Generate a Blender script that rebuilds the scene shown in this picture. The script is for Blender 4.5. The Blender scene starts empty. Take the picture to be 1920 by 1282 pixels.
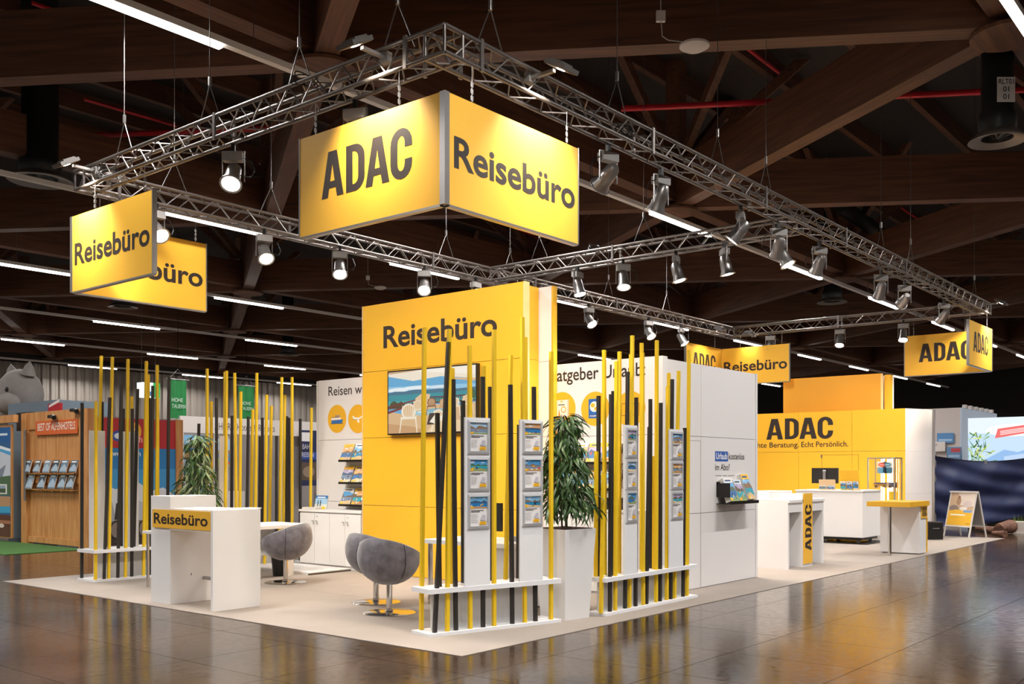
import bpy, bmesh, math, random
from mathutils import Vector, Matrix
R = math.radians
sc = bpy.context.scene
COL = sc.collection
random.seed(7)

# ------------------------------------------------------------------ camera, world, exposure
HOR, XL, XR, FPX, CAMH = 882.0, -1266.0, 2467.6, 1831.9, 1.54
ANG = math.atan2(XR - 960, FPX)                      # angle between view axis and world X (the stand's long side)
UX, UY = (math.sin(ANG), math.cos(ANG)), (-math.cos(ANG), math.sin(ANG))
CX, CY = -5.9766, -5.4586
cam_d = bpy.data.cameras.new('camera'); cam = bpy.data.objects.new('camera', cam_d); COL.objects.link(cam)
cam.location = (CX, CY, CAMH); cam.rotation_euler = (R(90), 0, ANG - R(90))
cam_d.sensor_width = 36; cam_d.lens = FPX / 1920 * 36; cam_d.shift_y = (HOR - 641) / 1920
cam_d.clip_end = 300
sc.camera = cam
w = bpy.data.worlds.new('world'); sc.world = w; w.use_nodes = True
w.node_tree.nodes['Background'].inputs[0].default_value = (1.0, 0.85, 0.7, 1)
w.node_tree.nodes['Background'].inputs[1].default_value = 0.018
sc.view_settings.view_transform = 'Standard'; sc.view_settings.look = 'None'
sc.view_settings.gamma = 1; sc.view_settings.use_curve_mapping = False
sc.view_settings.exposure = 0.2
sc.cycles.use_denoising = True
sc.cycles.max_bounces = 5; sc.cycles.diffuse_bounces = 3; sc.cycles.glossy_bounces = 3
sc.cycles.transparent_max_bounces = 12
sc.cycles.sample_clamp_indirect = 4
SPOT_W = 285.0          # watts of one can spotlight
FLOOD_W = 540.0
STRIP_E = 9.0; TUBE_W = 240.0   # a ceiling tube: glow of its cover, watts of its downward light
WARM = (1.0, 0.86, 0.71)

# ------------------------------------------------------------------ photo pixel -> place (direction only; distance from plane it lies on)
def ray(x, y):
    l = (x - 960) / FPX
    return (UX[0]*l + UX[1], UY[0]*l + UY[1], (HOR - y) / FPX)
def atz(x, y, z=0.0):
    r = ray(x, y); t = (z - CAMH) / r[2]; return (CX + r[0]*t, CY + r[1]*t)
def atX(x, y, X):
    r = ray(x, y); t = (X - CX) / r[0]; return (CY + r[1]*t, CAMH + r[2]*t)
def atY(x, y, Y):
    r = ray(x, y); t = (Y - CY) / r[1]; return (CX + r[0]*t, CAMH + r[2]*t)
def online(x, y, ox, oy, dx, dy):
    """hit of a pixel's ray with the vertical plane through (ox,oy) along (dx,dy): (distance along, height)"""
    r = ray(x, y)
    den = r[0]*dy - r[1]*dx
    t = ((ox-CX)*dy - (oy-CY)*dx) / den
    px, py = CX + r[0]*t - ox, CY + r[1]*t - oy
    return px*dx + py*dy, CAMH + r[2]*t

# ------------------------------------------------------------------ materials
def lin(c):
    return tuple((v/12.92 if v <= .04045 else ((v+.055)/1.055)**2.4) for v in c)
def hexc(h):
    h = h.lstrip('#'); return lin([int(h[i:i+2], 16)/255 for i in (0, 2, 4)])
_mats = {}
def mat(key, col=None, rough=.5, metal=0., noise=0., nscale=30., bump=0., bscale=200., emit=0., coat=0., spec=.5, trans=0., alpha=1.):
    if key in _mats: return _mats[key]
    m = bpy.data.materials.new(key); m.use_nodes = True
    nt = m.node_tree; b = nt.nodes['Principled BSDF']
    c = hexc(col) if isinstance(col, str) else col
    b.inputs['Base Color'].default_value = (*c, 1); b.inputs['Roughness'].default_value = rough
    b.inputs['Metallic'].default_value = metal; b.inputs['Specular IOR Level'].default_value = spec
    b.inputs['Coat Weight'].default_value = coat
    if trans: b.inputs['Transmission Weight'].default_value = trans
    if alpha < 1: b.inputs['Alpha'].default_value = alpha
    if emit:
        b.inputs['Emission Color'].default_value = (*c, 1); b.inputs['Emission Strength'].default_value = emit
    if noise or bump:
        tc = nt.nodes.new('ShaderNodeTexCoord')
        if noise:
            n = nt.nodes.new('ShaderNodeTexNoise'); n.inputs['Scale'].default_value = nscale; n.inputs['Detail'].default_value = 4
            nt.links.new(tc.outputs['Object'], n.inputs['Vector'])
            mx = nt.nodes.new('ShaderNodeMix'); mx.data_type = 'RGBA'
            mx.inputs['A'].default_value = (*[v*(1-noise) for v in c], 1); mx.inputs['B'].default_value = (*[min(1, v*(1+noise)) for v in c], 1)
            nt.links.new(n.outputs['Fac'], mx.inputs['Factor']); nt.links.new(mx.outputs['Result'], b.inputs['Base Color'])
        if bump:
            n = nt.nodes.new('ShaderNodeTexNoise'); n.inputs['Scale'].default_value = bscale; n.inputs['Detail'].default_value = 3
            nt.links.new(tc.outputs['Object'], n.inputs['Vector'])
            bp = nt.nodes.new('ShaderNodeBump'); bp.inputs['Strength'].default_value = bump; bp.inputs['Distance'].default_value = .01
            nt.links.new(n.outputs['Fac'], bp.inputs['Height']); nt.links.new(bp.outputs['Normal'], b.inputs['Normal'])
    _mats[key] = m; return m
def flat(h, rough=.45, emit=0.):
    m = mat('ink_%s_%s' % (h.lstrip('#'), emit), h, rough, emit=emit)
    if emit: m.node_tree.nodes['Principled BSDF'].inputs['Base Color'].default_value = (.02, .02, .02, 1)     # a dark glass screen that glows
    return m

WHITE = mat('white_laminate', '#EFECEA', .38, noise=.02, nscale=3)
WHITEW = mat('white_wall_panel', '#EDE8E6', .42, noise=.015, nscale=2)
YEL = mat('yellow_panel', '#EFB42A', .42, noise=.02, nscale=2)
YELS = mat('yellow_sign_panel', '#F3B936', .5, noise=.015, nscale=3)
YELR = mat('yellow_rod_paint', '#F0C61E', .45, noise=.015, nscale=20)
BLKR = mat('black_rod_paint', '#26221F', .5, noise=.04, nscale=20)
INK = mat('dark_lettering', '#2B211C', .5, noise=.03)
SEAM = mat('panel_joint', '#8A7F78', .7, noise=.03)
ALU = mat('aluminium', '#A9A5A2', .32, .9, noise=.06, nscale=12)
ALUD = mat('aluminium_truss', '#7F7874', .4, .85, noise=.10, nscale=9)
CHROME = mat('chrome', '#D8D6D4', .09, 1., noise=.02)
GREYPL = mat('grey_plastic', '#8F8B88', .5, noise=.05)
BLACK = mat('black_plastic', '#161413', .4, noise=.1)
STEELW = mat('wire_steel', '#6E6A68', .4, .8, noise=.1)
LENS = mat('spot_lens', (1.0, .93, .82), .3, emit=38., noise=0)
LENSF = mat('flood_lens', (1.0, .93, .82), .3, emit=30.)
TUBE = mat('tube_diffuser', (1.0, .95, .88), .4, emit=STRIP_E)
RAIL = mat('white_rail', '#EAE6E2', .5, noise=.03)
RED = mat('red_pipe_paint', '#B01624', .45, noise=.08, nscale=6)
FABG = mat('grey_velvet', '#6E6A70', .95, noise=.75, nscale=11, bump=.25, bscale=60)
FABG.node_tree.nodes['Principled BSDF'].inputs['Sheen Weight'].default_value = .4
def wood_mat(key, a, b, sx, rough, dark=None):
    m = bpy.data.materials.new(key); m.use_nodes = True; nt = m.node_tree; bs = nt.nodes['Principled BSDF']
    tc = nt.nodes.new('ShaderNodeTexCoord'); mp = nt.nodes.new('ShaderNodeMapping'); mp.inputs['Scale'].default_value = sx
    nt.links.new(tc.outputs['Object'], mp.inputs['Vector'])
    n = nt.nodes.new('ShaderNodeTexNoise'); n.inputs['Scale'].default_value = 2.2; n.inputs['Detail'].default_value = 6; n.inputs['Distortion'].default_value = .6
    nt.links.new(mp.outputs['Vector'], n.inputs['Vector'])
    cr = nt.nodes.new('ShaderNodeValToRGB')
    cr.color_ramp.elements[0].position = .33; cr.color_ramp.elements[0].color = (*hexc(a), 1)
    cr.color_ramp.elements[1].position = .68; cr.color_ramp.elements[1].color = (*hexc(b), 1)
    nt.links.new(n.outputs['Fac'], cr.inputs['Fac']); nt.links.new(cr.outputs['Color'], bs.inputs['Base Color'])
    bs.inputs['Roughness'].default_value = rough
    _mats[key] = m; return m
BEAMW = wood_mat('dark_glulam', '#482B1B', '#664029', (.35, 6, 6), .6)
PINE = wood_mat('pine_board', '#B87A42', '#D29A5E', (7, 7, .8), .5)
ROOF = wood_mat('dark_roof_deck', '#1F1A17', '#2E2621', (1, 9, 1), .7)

# ------------------------------------------------------------------ mesh building
class MB:
    def __init__(s): s.v = []; s.f = []; s.m = []; s.sm = []
    def add(s, vs, fs, m=0, M=None, smooth=False):
        o = len(s.v)
        s.v += [tuple(M @ Vector(p)) if M else tuple(p) for p in vs]
        for f in fs: s.f.append([o+i for i in f]); s.m.append(m); s.sm.append(smooth)
        return s
    def box(s, a, b, m=0, M=None):
        x0, x1 = sorted((a[0], b[0])); y0, y1 = sorted((a[1], b[1])); z0, z1 = sorted((a[2], b[2]))
        vs = [(x, y, z) for z in (z0, z1) for y in (y0, y1) for x in (x0, x1)]
        return s.add(vs, [(0, 2, 3, 1), (4, 5, 7, 6), (0, 1, 5, 4), (2, 6, 7, 3), (0, 4, 6, 2), (1, 3, 7, 5)], m, M)
    def hexa(s, bot, top, m=0):
        return s.add(list(bot)+list(top), [(3, 2, 1, 0), (4, 5, 6, 7), (0, 1, 5, 4), (1, 2, 6, 5), (2, 3, 7, 6), (3, 0, 4, 7)], m)
    def tube(s, p, q, r, n=8, m=0, r2=None, caps=True, M=None):
        p, q = Vector(p), Vector(q); d = (q-p)
        if d.length < 1e-6: return s
        a = d.normalized().orthogonal().normalized(); b = d.normalized().cross(a)
        r2 = r if r2 is None else r2; vs = []
        for c, rr in ((p, r), (q, r2)):
            for i in range(n):
                t = 2*math.pi*i/n; vs.append(c + (a*math.cos(t)+b*math.sin(t))*rr)
        fs = [(i, (i+1) % n, n+(i+1) % n, n+i) for i in range(n)]
        s.add(vs, fs, m, M, True)
        if caps: s.add([], [], m); o = len(s.v)-2*n; s.f += [[o+i for i in reversed(range(n))], [o+n+i for i in range(n)]]; s.m += [m, m]; s.sm += [False, False]
        return s
    def path(s, pts, r, n=6, m=0, M=None):
        for a, b in zip(pts[:-1], pts[1:]): s.tube(a, b, r, n, m, M=M)
        return s
    def lathe(s, prof, n=20, m=0, M=None, smooth=True, caps=True):
        vs = []
        for (r, z) in prof:
            for i in range(n):
                t = 2*math.pi*i/n; vs.append((r*math.cos(t), r*math.sin(t), z))
        k = len(prof)
        fs = [(j*n+i, j*n+(i+1) % n, (j+1)*n+(i+1) % n, (j+1)*n+i) for j in range(k-1) for i in range(n)]
        s.add(vs, fs, m, M, smooth)
        if not caps: return s
        o = len(s.v)-k*n
        if prof[0][0] > 1e-4: s.f.append([o+i for i in reversed(range(n))]); s.m.append(m); s.sm.append(False)
        if prof[-1][0] > 1e-4: s.f.append([o+(k-1)*n+i for i in range(n)]); s.m.append(m); s.sm.append(False)
        return s
    def prism(s, poly, z0, z1, m=0, M=None):
        n = len(poly)
        return s.add([(x, y, z0) for x, y in poly]+[(x, y, z1) for x, y in poly],
                     [list(reversed(range(n))), list(range(n, 2*n))]+[(i, (i+1) % n, n+(i+1) % n, n+i) for i in range(n)], m, M)
    def mesh(s, name, mats):
        me = bpy.data.meshes.new(name); me.from_pydata([tuple(v) for v in s.v], [], s.f)
        for mt in (mats if isinstance(mats, (list, tuple)) else [mats]): me.materials.append(mt)
        me.polygons.foreach_set('material_index', s.m); me.polygons.foreach_set('use_smooth', s.sm)
        if any(s.sm): me.set_sharp_from_angle(angle=R(45))
        me.update(); return me
def link(name, data, parent=None, M=None):
    o = bpy.data.objects.new(name, data); COL.objects.link(o)
    if parent: o.parent = parent
    if M is not None: o.matrix_local = M
    return o
def part(name, mb, mats, parent, M=None, label=None):
    o = link(name, mb.mesh(name, mats), parent, M)
    if label: o['label'] = label
    return o
def tag(o, label, cat, group=None, kind=None):
    if label: o['label'] = label
    if cat: o['category'] = cat
    if group: o['group'] = group
    if kind: o['kind'] = kind
    return o
def thing(name, label, cat, loc=(0, 0, 0), rz=0., group=None):
    o = bpy.data.objects.new(name, None); COL.objects.link(o); o.empty_display_size = .1
    o.location = loc; o.rotation_euler = (0, 0, rz); return tag(o, label, cat, group)
def struct(name, mb, mats, label=None):
    o = link(name, mb.mesh(name, mats)); o['kind'] = 'structure'
    if label: o['label'] = label
    return o
def BOX(a, b): return MB().box(a, b)
def frameM(o, right, up):
    """matrix whose local x = right, y = up, z = outward normal, at origin o"""
    r, u = Vector(right).normalized(), Vector(up).normalized(); n = r.cross(u)
    return Matrix(((r.x, u.x, n.x, o[0]), (r.y, u.y, n.y, o[1]), (r.z, u.z, n.z, o[2]), (0, 0, 0, 1)))
FX = lambda X, Y, z: frameM((X, Y, z), (0, -1, 0), (0, 0, 1))     # on a face X=const that looks to -X (text runs to -Y)
FY = lambda X, Y, z: frameM((X, Y, z), (1, 0, 0), (0, 0, 1))      # on a face Y=const that looks to -Y (text runs to +X)

# ---- text: built-in font, as thin real lettering
_caph = {}
def text_mesh(body, bold=.0, spacing=1.0):
    cu = bpy.data.curves.new('txt', 'FONT'); cu.body = body; cu.size = 1; cu.offset = bold; cu.space_character = spacing; cu.resolution_u = 4
    ob = bpy.data.objects.new('txt', cu); COL.objects.link(ob)
    dg = bpy.context.evaluated_depsgraph_get(); me = bpy.data.meshes.new_from_object(ob.evaluated_get(dg))
    bpy.data.objects.remove(ob); bpy.data.curves.remove(cu); return me
def curve_mesh(loops):
    cu = bpy.data.curves.new('cv', 'CURVE'); cu.dimensions = '2D'; cu.fill_mode = 'BOTH'
    for lp in loops:
        sp = cu.splines.new('POLY'); sp.points.add(len(lp)-1); sp.use_cyclic_u = True
        for i, (x, y) in enumerate(lp): sp.points[i].co = (x, y, 0, 1)
    ob = bpy.data.objects.new('cv', cu); COL.objects.link(ob)
    dg = bpy.context.evaluated_depsgraph_get(); me = bpy.data.meshes.new_from_object(ob.evaluated_get(dg))
    bpy.data.objects.remove(ob); bpy.data.curves.remove(cu); return me
def logo_mesh():
    """heavy condensed capitals A D A C, cap height 1"""
    L = []
    def A(x): return [[(x, 0), (x+.165, 0), (x+.20, .2), (x+.37, .2), (x+.405, 0), (x+.575, 0), (x+.40, 1), (x+.175, 1)], [(x+.225, .345), (x+.345, .345), (x+.285, .72)]]
    def arc(cx, cy, rx, ry, a0, a1, n): return [(cx+rx*math.cos(R(a0+(a1-a0)*i/n)), cy+ry*math.sin(R(a0+(a1-a0)*i/n))) for i in range(n+1)]
    L += A(0)
    x = .64
    L += [[(x, 0), (x+.22, 0)] + arc(x+.22, .3, .25, .3, -90, 0, 6)[1:] + [(x+.47, .7)] + arc(x+.22, .7, .25, .3, 0, 90, 6)[1:] + [(x, 1)],
          [(x+.165, .15), (x+.165, .85)] + [(x+.2, .85)] + arc(x+.2, .7, .105, .15, 90, 0, 5)[1:] + arc(x+.2, .3, .105, .15, 0, -90, 5)]
    L += A(1.13)
    x = 1.73
    L += [arc(x+.25, .70, .25, .32, 0, 180, 10) + arc(x+.25, .30, .25, .32, 180, 360, 10) + [(x+.50, .37), (x+.335, .37)] +
          arc(x+.25, .30, .085, .16, 0, -180, 6) + arc(x+.25, .70, .085, .16, 180, 0, 6) + [(x+.335, .62), (x+.50, .62)]]
    return curve_mesh(L)
def flatten(me, M, m, thick=.0015):
    """flat outline mesh -> MB-like thin solid placed by matrix M"""
    mb = MB(); vs = [Vector(v.co) for v in me.vertices]
    mb.add([(v.x, v.y, thick) for v in vs], [list(p.vertices) for p in me.polygons], 0, M); return mb
def lettering(name, body, parent, M, x0, width, base, cap, ink=INK, bold=.02, label=None):
    """body printed on plane M from x0 over width, baseline and capital height in metres"""
    if body == 'ADAC': me = logo_mesh(); ch = 1.0
    else:
        me = text_mesh(body, bold)
        if bold not in _caph:
            t = text_mesh('H', bold); _caph[bold] = max(v.co.y for v in t.vertices)
        ch = _caph[bold]
    xs = [v.co.x for v in me.vertices]; a, b = min(xs), max(xs)
    for v in me.vertices: v.co.x = x0+(v.co.x-a)/(b-a)*width; v.co.y = base+v.co.y/ch*cap
    mb = flatten(me, M, ink); bpy.data.meshes.remove(me)
    o = part(name, mb, ink, parent); 
    if label: o['label'] = label
    return o

# ---- flat prints: stacked thin polygons in a unit square
def clip(poly):
    for ax, s, lim in ((0, 1, 0), (0, -1, -1), (1, 1, 0), (1, -1, -1)):
        out = []
        for i in range(len(poly)):
            p, q = poly[i-1], poly[i]; a, b = s*p[ax]-lim, s*q[ax]-lim
            if a >= 0 and b >= 0: out.append(q)
            elif a >= 0 > b or a < 0 <= b:
                t = a/(a-b); e = (p[0]+(q[0]-p[0])*t, p[1]+(q[1]-p[1])*t); out.append(e)
                if b >= 0: out.append(q)
        poly = out
        if not poly: return []
    return poly
def rect(x0, y0, x1, y1): return [(x0, y0), (x1, y0), (x1, y1), (x0, y1)]
def disc(cx, cy, rx, ry=None, n=20): return [(cx+rx*math.cos(2*math.pi*i/n), cy+(ry or rx)*math.sin(2*math.pi*i/n)) for i in range(n)]
def picture(name, parent, M, w, h, shapes, emit=0., label=None, lift=.0012, step=.0003):
    mb = MB(); mats = []; idx = {}
    for k, (c, poly) in enumerate(shapes):
        poly = clip(poly)
        if len(poly) < 3: continue
        if c not in idx: idx[c] = len(mats); mats.append(flat(c, emit=emit))
        mb.add([(x*w, y*h, lift+k*step) for x, y in poly], [list(range(len(poly)))], idx[c], M)
    o = part(name, mb, mats, parent)
    if label: o['label'] = label
    return o
def scape(rng, y0=0., y1=1.):
    """a holiday view: sky, clouds, hills, water, beach, colourful specks"""
    sky = rng.choice(['#6FB4DF', '#86BFE6', '#4D9AD3', '#A9CBE6', '#E9B27A', '#B6A6C8']); sea = rng.choice(['#2378B8', '#1C86B5', '#2E9FB0', '#3A6FA5', '#7A8FA8'])
    hill = rng.choice(['#47704A', '#5C6B5A', '#6B5A4B', '#8C6F54', '#3F5A78']); sand = rng.choice(['#D8B98C', '#E8D6B6', '#B98F62', '#93A46A'])
    hgt = y1-y0; S = [(sky, rect(0, y0, 1, y1))]
    for _ in range(3):
        cx = rng.random(); S.append(('#E8EEF2', disc(cx, y0+hgt*rng.uniform(.72, .95), rng.uniform(.08, .2), hgt*.04)))
    pts = [(0, y0+hgt*.4)]+[(i/6, y0+hgt*rng.uniform(.48, .72)) for i in range(7)]+[(1, y0+hgt*.4)]
    S.append((hill, pts)); S.append((sea, rect(0, y0+hgt*.18, 1, y0+hgt*.45)))
    S.append((sand, [(0, y0), (1, y0), (1, y0+hgt*rng.uniform(.1, .3)), (.5, y0+hgt*rng.uniform(.1, .3)), (0, y0+hgt*rng.uniform(.1, .35))]))
    for _ in range(7):
        x, y = rng.random()*.9, y0+hgt*rng.uniform(.02, .42); s = rng.uniform(.04, .13)
        S.append((rng.choice(['#F2F0EA', '#D9442F', '#F3B51B', '#2C5C94', '#20303A', '#C97B3B', '#F7E2C0']), rect(x, y, x+s, y+s*hgt*rng.uniform(.5, 1.4))))
    return [(c, [(px, min(max(py, y0), y1)) for px, py in p]) for c, p in S]
def poster_sheet(rng):
    S = [('#EFEBEA', rect(0, 0, 1, 1))] + scape(rng, .60, 1.)
    S.append(('#F2B824', rect(.03, .60, .2, .67)))
    for i, wd in enumerate((.72, .5)): S.append(('#4A443F', rect(.07, .525-i*.045, .07+wd, .548-i*.045)))
    for i in range(6): S.append(('#ADA8A6', rect(.07, .39-i*.05, .07+rng.uniform(.25, .42), .402-i*.05)))
    S.append(('#C2BFC6', [(.6, .22), (.72, .4), (.9, .36), (.86, .25), (.95, .2), (.8, .17)]))
    S.append(('#F2B824', rect(.55, .05, .93, .155))); S.append(('#C8901A', rect(.6, .09, .85, .11)))
    return S
def cover(rng):
    S = scape(rng, 0, 1.)
    S.append((rng.choice(['#FFFFFF', '#F6C12C', '#D8E6F0', '#F4EEE6']), rect(0, .80, 1, 1)))
    S.append((rng.choice(['#2B4C7E', '#E0A414', '#3B3634']), rect(.12, .86, .8, .93)))
    S.append(('#F6C12C', rect(.05, .03, .3, .14)))
    return S

# ================================================================== THE HALL
def floor_mat():
    m = bpy.data.materials.new('hall_floor_plate'); m.use_nodes = True; nt = m.node_tree; b = nt.nodes['Principled BSDF']
    tc = nt.nodes.new('ShaderNodeNewGeometry')
    n1 = nt.nodes.new('ShaderNodeTexNoise'); n1.inputs['Scale'].default_value = .9; n1.inputs['Detail'].default_value = 6
    n2 = nt.nodes.new('ShaderNodeTexNoise'); n2.inputs['Scale'].default_value = 14; n2.inputs['Detail'].default_value = 5
    for n in (n1, n2): nt.links.new(tc.outputs['Position'], n.inputs['Vector'])
    cr = nt.nodes.new('ShaderNodeValToRGB'); cr.color_ramp.elements[0].position = .35; cr.color_ramp.elements[0].color = (*hexc('#2C2118'), 1)
    cr.color_ramp.elements[1].position = .7; cr.color_ramp.elements[1].color = (*hexc('#4B3A2C'), 1)
    nt.links.new(n1.outputs['Fac'], cr.inputs['Fac']); nt.links.new(cr.outputs['Color'], b.inputs['Base Color'])
    mr = nt.nodes.new('ShaderNodeMapRange'); mr.inputs['From Min'].default_value = .3; mr.inputs['From Max'].default_value = .7
    mr.inputs['To Min'].default_value = .10; mr.inputs['To Max'].default_value = .20; b.inputs['Specular IOR Level'].default_value = .42
    nt.links.new(n2.outputs['Fac'], mr.inputs['Value']); nt.links.new(mr.outputs['Result'], b.inputs['Roughness'])
    bp = nt.nodes.new('ShaderNodeBump'); bp.inputs['Strength'].default_value = .012; bp.inputs['Distance'].default_value = .002
    nt.links.new(n2.outputs['Fac'], bp.inputs['Height']); nt.links.new(bp.outputs['Normal'], b.inputs['Normal'])
    return m
FLOOR = floor_mat()
JOINT = mat('floor_joint', '#14100D', .7, noise=.1)
fl = struct('floor', BOX((-30, -30, -.2), (80, 80, -.006)), JOINT, 'dark brown polished hall floor of large plates')
TX, TY = 1.04, 1.08
tiles = []
for i in range(-12, 40):
    for j in range(-14, 40):
        x0, y0 = -.5+i*TX, -.55+j*TY
        cx, cy = x0+TX/2-CX, y0+TY/2-CY
        d = UX[1]*cx+UY[1]*cy; l = UX[0]*cx+UY[0]*cy
        if d < 2: vis = -1
        elif abs(l) < d*.62+1 and not (0 <= x0 and x0+TX <= 18 and 0 <= y0 and y0+TY <= 8.5): vis = 1/(d*d)
        else: vis = -.5
        if d > 5.2 and vis > 0 and CAMH*FPX/d < 415: vis += 1
        tiles.append((vis, x0, y0))
tiles.sort(reverse=True)
tile_me = BOX((.003, .003, -.03), (TX-.003, TY-.003, 0)).mesh('floor_plate', FLOOR)
for vis, x0, y0 in tiles[:300]: link('floor_plate', tile_me, fl, Matrix.Translation((x0, y0, 0)))
mb = MB()
for vis, x0, y0 in tiles[300:]: mb.box((x0+.003, y0+.003, -.03), (x0+TX-.003, y0+TY-.003, 0))
o = part('floor_plate_field', mb, FLOOR, fl); o['kind'] = 'stuff'
o = part('floor_apron', BOX((-30, -30, -.19), (80, 80, -.004)), FLOOR, fl)

CARPET = mat('beige_carpet', '#9A8F86', .95, noise=.10, nscale=2.5, bump=.3, bscale=420)
carpet = thing('carpet', 'pale beige carpet laid under the whole exhibition stand', 'carpet')
for i in range(9):
    x0 = i*18.24/9
    part('carpet_strip', BOX((x0+.0015, .0, .0005), (x0+18.24/9-.0015, 8.62, .006)), CARPET, carpet)

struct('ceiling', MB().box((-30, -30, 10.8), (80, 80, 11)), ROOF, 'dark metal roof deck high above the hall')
# corrugated back wall: every rib is a part
CORR = mat('grey_corrugated_metal', '#8E857C', .45, .35, noise=.06, nscale=2)
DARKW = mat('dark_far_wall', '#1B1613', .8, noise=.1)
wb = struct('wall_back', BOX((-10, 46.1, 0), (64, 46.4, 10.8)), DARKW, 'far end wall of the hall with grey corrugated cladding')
part('cladding_sheet', BOX((-10, 46.0, 0), (40, 46.1, 7.1)), CORR, wb)
rib_me = MB().prism([(0, 0), (.34, 0), (.27, -.1), (.07, -.1)], 0, 7.1).mesh('cladding_rib', CORR)
for i in range(90): link('cladding_rib', rib_me, wb, Matrix.Translation((-2+i*.46, 46.0, 0)))
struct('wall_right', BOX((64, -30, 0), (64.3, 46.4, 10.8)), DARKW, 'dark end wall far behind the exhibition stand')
BOUNCEW = mat('bounce_hall_wall', '#B8B0A8', .7, noise=.05)  # unseen walls set near and made pale to bounce light onto the stand fronts
struct('wall_left', BOX((-30, 46.4, 0), (-29.7, -30, 10.8)), BOUNCEW, 'unseen side wall of the hall, made pale to bounce light')
struct('wall_front', BOX((-30, -30.3, 0), (64, -30, 10.8)), BOUNCEW, 'unseen hall wall behind the viewer, made pale to bounce light')

# triangular grid of glued timber beams
N0 = Vector((3.3, 5.75)); LA = Vector((10.2, 0)); LB = Vector((5.05, 8.02)); ZB = 7.45; BH, BWD = 1.0, .22
def inview(p, z=8., m=260):
    x, y = p[0]-CX, p[1]-CY; d = UX[1]*x+UY[1]*y; l = UX[0]*x+UY[0]*y
    if d < 1.5: return False
    px, py = 960+FPX*l/d, HOR-FPX*(z-CAMH)/d
    return -m < px < 1920+m and -m*1.6 < py < 1400
def beam_mesh(L, h, wd): return BOX((0, -wd/2, 0), (L, wd/2, h)).mesh('roof_beam', BEAMW)
nb = 0
beam_cache = {}
for i in range(-3, 6):
    for j in range(-3, 7):
        p = N0+LA*i+LB*j
        for nm, v in (('row', LA), ('rising', LB), ('falling', LA-LB)):
            q = p+v
            if not any(inview(p+v*t) for t in (0, .25, .5, .75, 1)): continue
            if max(p.y, q.y) > 46 or max(p.x, q.x) > 63: continue
            for side in (0,):
                key = nm
                if key not in beam_cache: beam_cache[key] = beam_mesh(v.length, BH if nm != 'row' else .8, .34)
                off = Vector((0, 0))
                b = link('roof_beam', beam_cache[key], None, Matrix.Translation((p.x+off.x, p.y+off.y, ZB+(0 if nm != 'row' else .1))) @ Matrix.Rotation(math.atan2(v.y, v.x), 4, 'Z'))
                b['kind'] = 'structure'; nb += 1
        if inview(p):
            m2 = MB().box((-.17, -.17, ZB-.05), (.17, .17, 10.8)); m2.lathe([(.5, ZB-.07), (.5, ZB-.02)], 16)
            b = part('roof_post', m2, BEAMW, None, Matrix.Translation((p.x, p.y, 0))); b['kind'] = 'structure'
            # braces from the post to the roof
            m2 = MB()
            for v in (LA, LB, LA-LB):
                d = v.normalized()
                for s in (-1, 1):
                    m2.hexa([(d.x*s*.2-d.y*.08, d.y*s*.2+d.x*.08, ZB+1.1), (d.x*s*.2+d.y*.08, d.y*s*.2-d.x*.08, ZB+1.1), (d.x*s*.45+d.y*.08, d.y*s*.45-d.x*.08, ZB+1.1), (d.x*s*.45-d.y*.08, d.y*s*.45+d.x*.08, ZB+1.1)],
                            [(d.x*s*2.6-d.y*.08, d.y*s*2.6+d.x*.08, 10.7), (d.x*s*2.6+d.y*.08, d.y*s*2.6-d.x*.08, 10.7), (d.x*s*2.95+d.y*.08, d.y*s*2.95-d.x*.08, 10.7), (d.x*s*2.95-d.y*.08, d.y*s*2.95+d.x*.08, 10.7)])
            b = part('roof_brace', m2, BEAMW, None, Matrix.Translation((p.x, p.y, 0))); b['kind'] = 'structure'
# purlins under the roof deck
pur_me = BOX((0, -.08, 10.35), (74, .08, 10.8)).mesh('purlin', BEAMW)
for k in range(16):
    y = -8+k*2.0
    b = link('purlin', pur_me, None, Matrix.Translation((-10, y, 0))); b['kind'] = 'structure'

# ---- ceiling light lines (white rail with lit tubes)
ORD = ['first', 'second', 'third', 'fourth', 'fifth', 'sixth', 'seventh', 'eighth', 'ninth', 'tenth', 'eleventh', 'twelfth']
rows = [(-18.5, 'farthest behind the viewer'), (-10.6, 'just behind the viewer'), (-2.7, 'nearest the viewer, lit at the upper right corner'), (5.35, 'running over the corner sign of the stand'), (13.25, 'running just behind the lighting truss'), (21.2, 'third row behind the truss'),
        (28.8, 'fourth row behind the truss'), (36.4, 'fifth row behind the truss'), (44.0, 'along the corrugated back wall')]
wire_me = MB().tube((0, 0, 7.07), (0, 0, 10.8), .006, 4).mesh('suspension_wire', STEELW)
tube_me = MB().box((0, -.045, 6.93), (2.6, .045, 6.985)).mesh('lamp_tube', TUBE)
tube_l = bpy.data.lights.new('tube_lamp', 'AREA'); tube_l.shape = 'RECTANGLE'; tube_l.size = 2.6; tube_l.size_y = .09; tube_l.energy = TUBE_W; tube_l.color = (1, .975, .955); tube_l.spread = R(152)
for (y, what) in rows:
    t = thing('light_line', 'white ceiling light rail with lit tubes, '+what, 'ceiling light', (0, y, 0), group='rows of hall ceiling lights')
    x0, x1 = -29, 62
    part('rail', BOX((x0, -.055, 6.985), (x1, .055, 7.07)), RAIL, t)
    for k in range(-4, 10):
        xs = -1.3+6.53*k
        if xs+2.6 < x1:
            lt = link('lamp_tube', tube_me, t, Matrix.Translation((xs, 0, 0)))
            link('tube_lamp', tube_l, lt, Matrix.Translation((1.3, 0, 6.925)))
    for k in range(-5, 18): link('suspension_wire', wire_me, t, Matrix.Translation((-6+k*3.9, 0, 0)))

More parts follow.
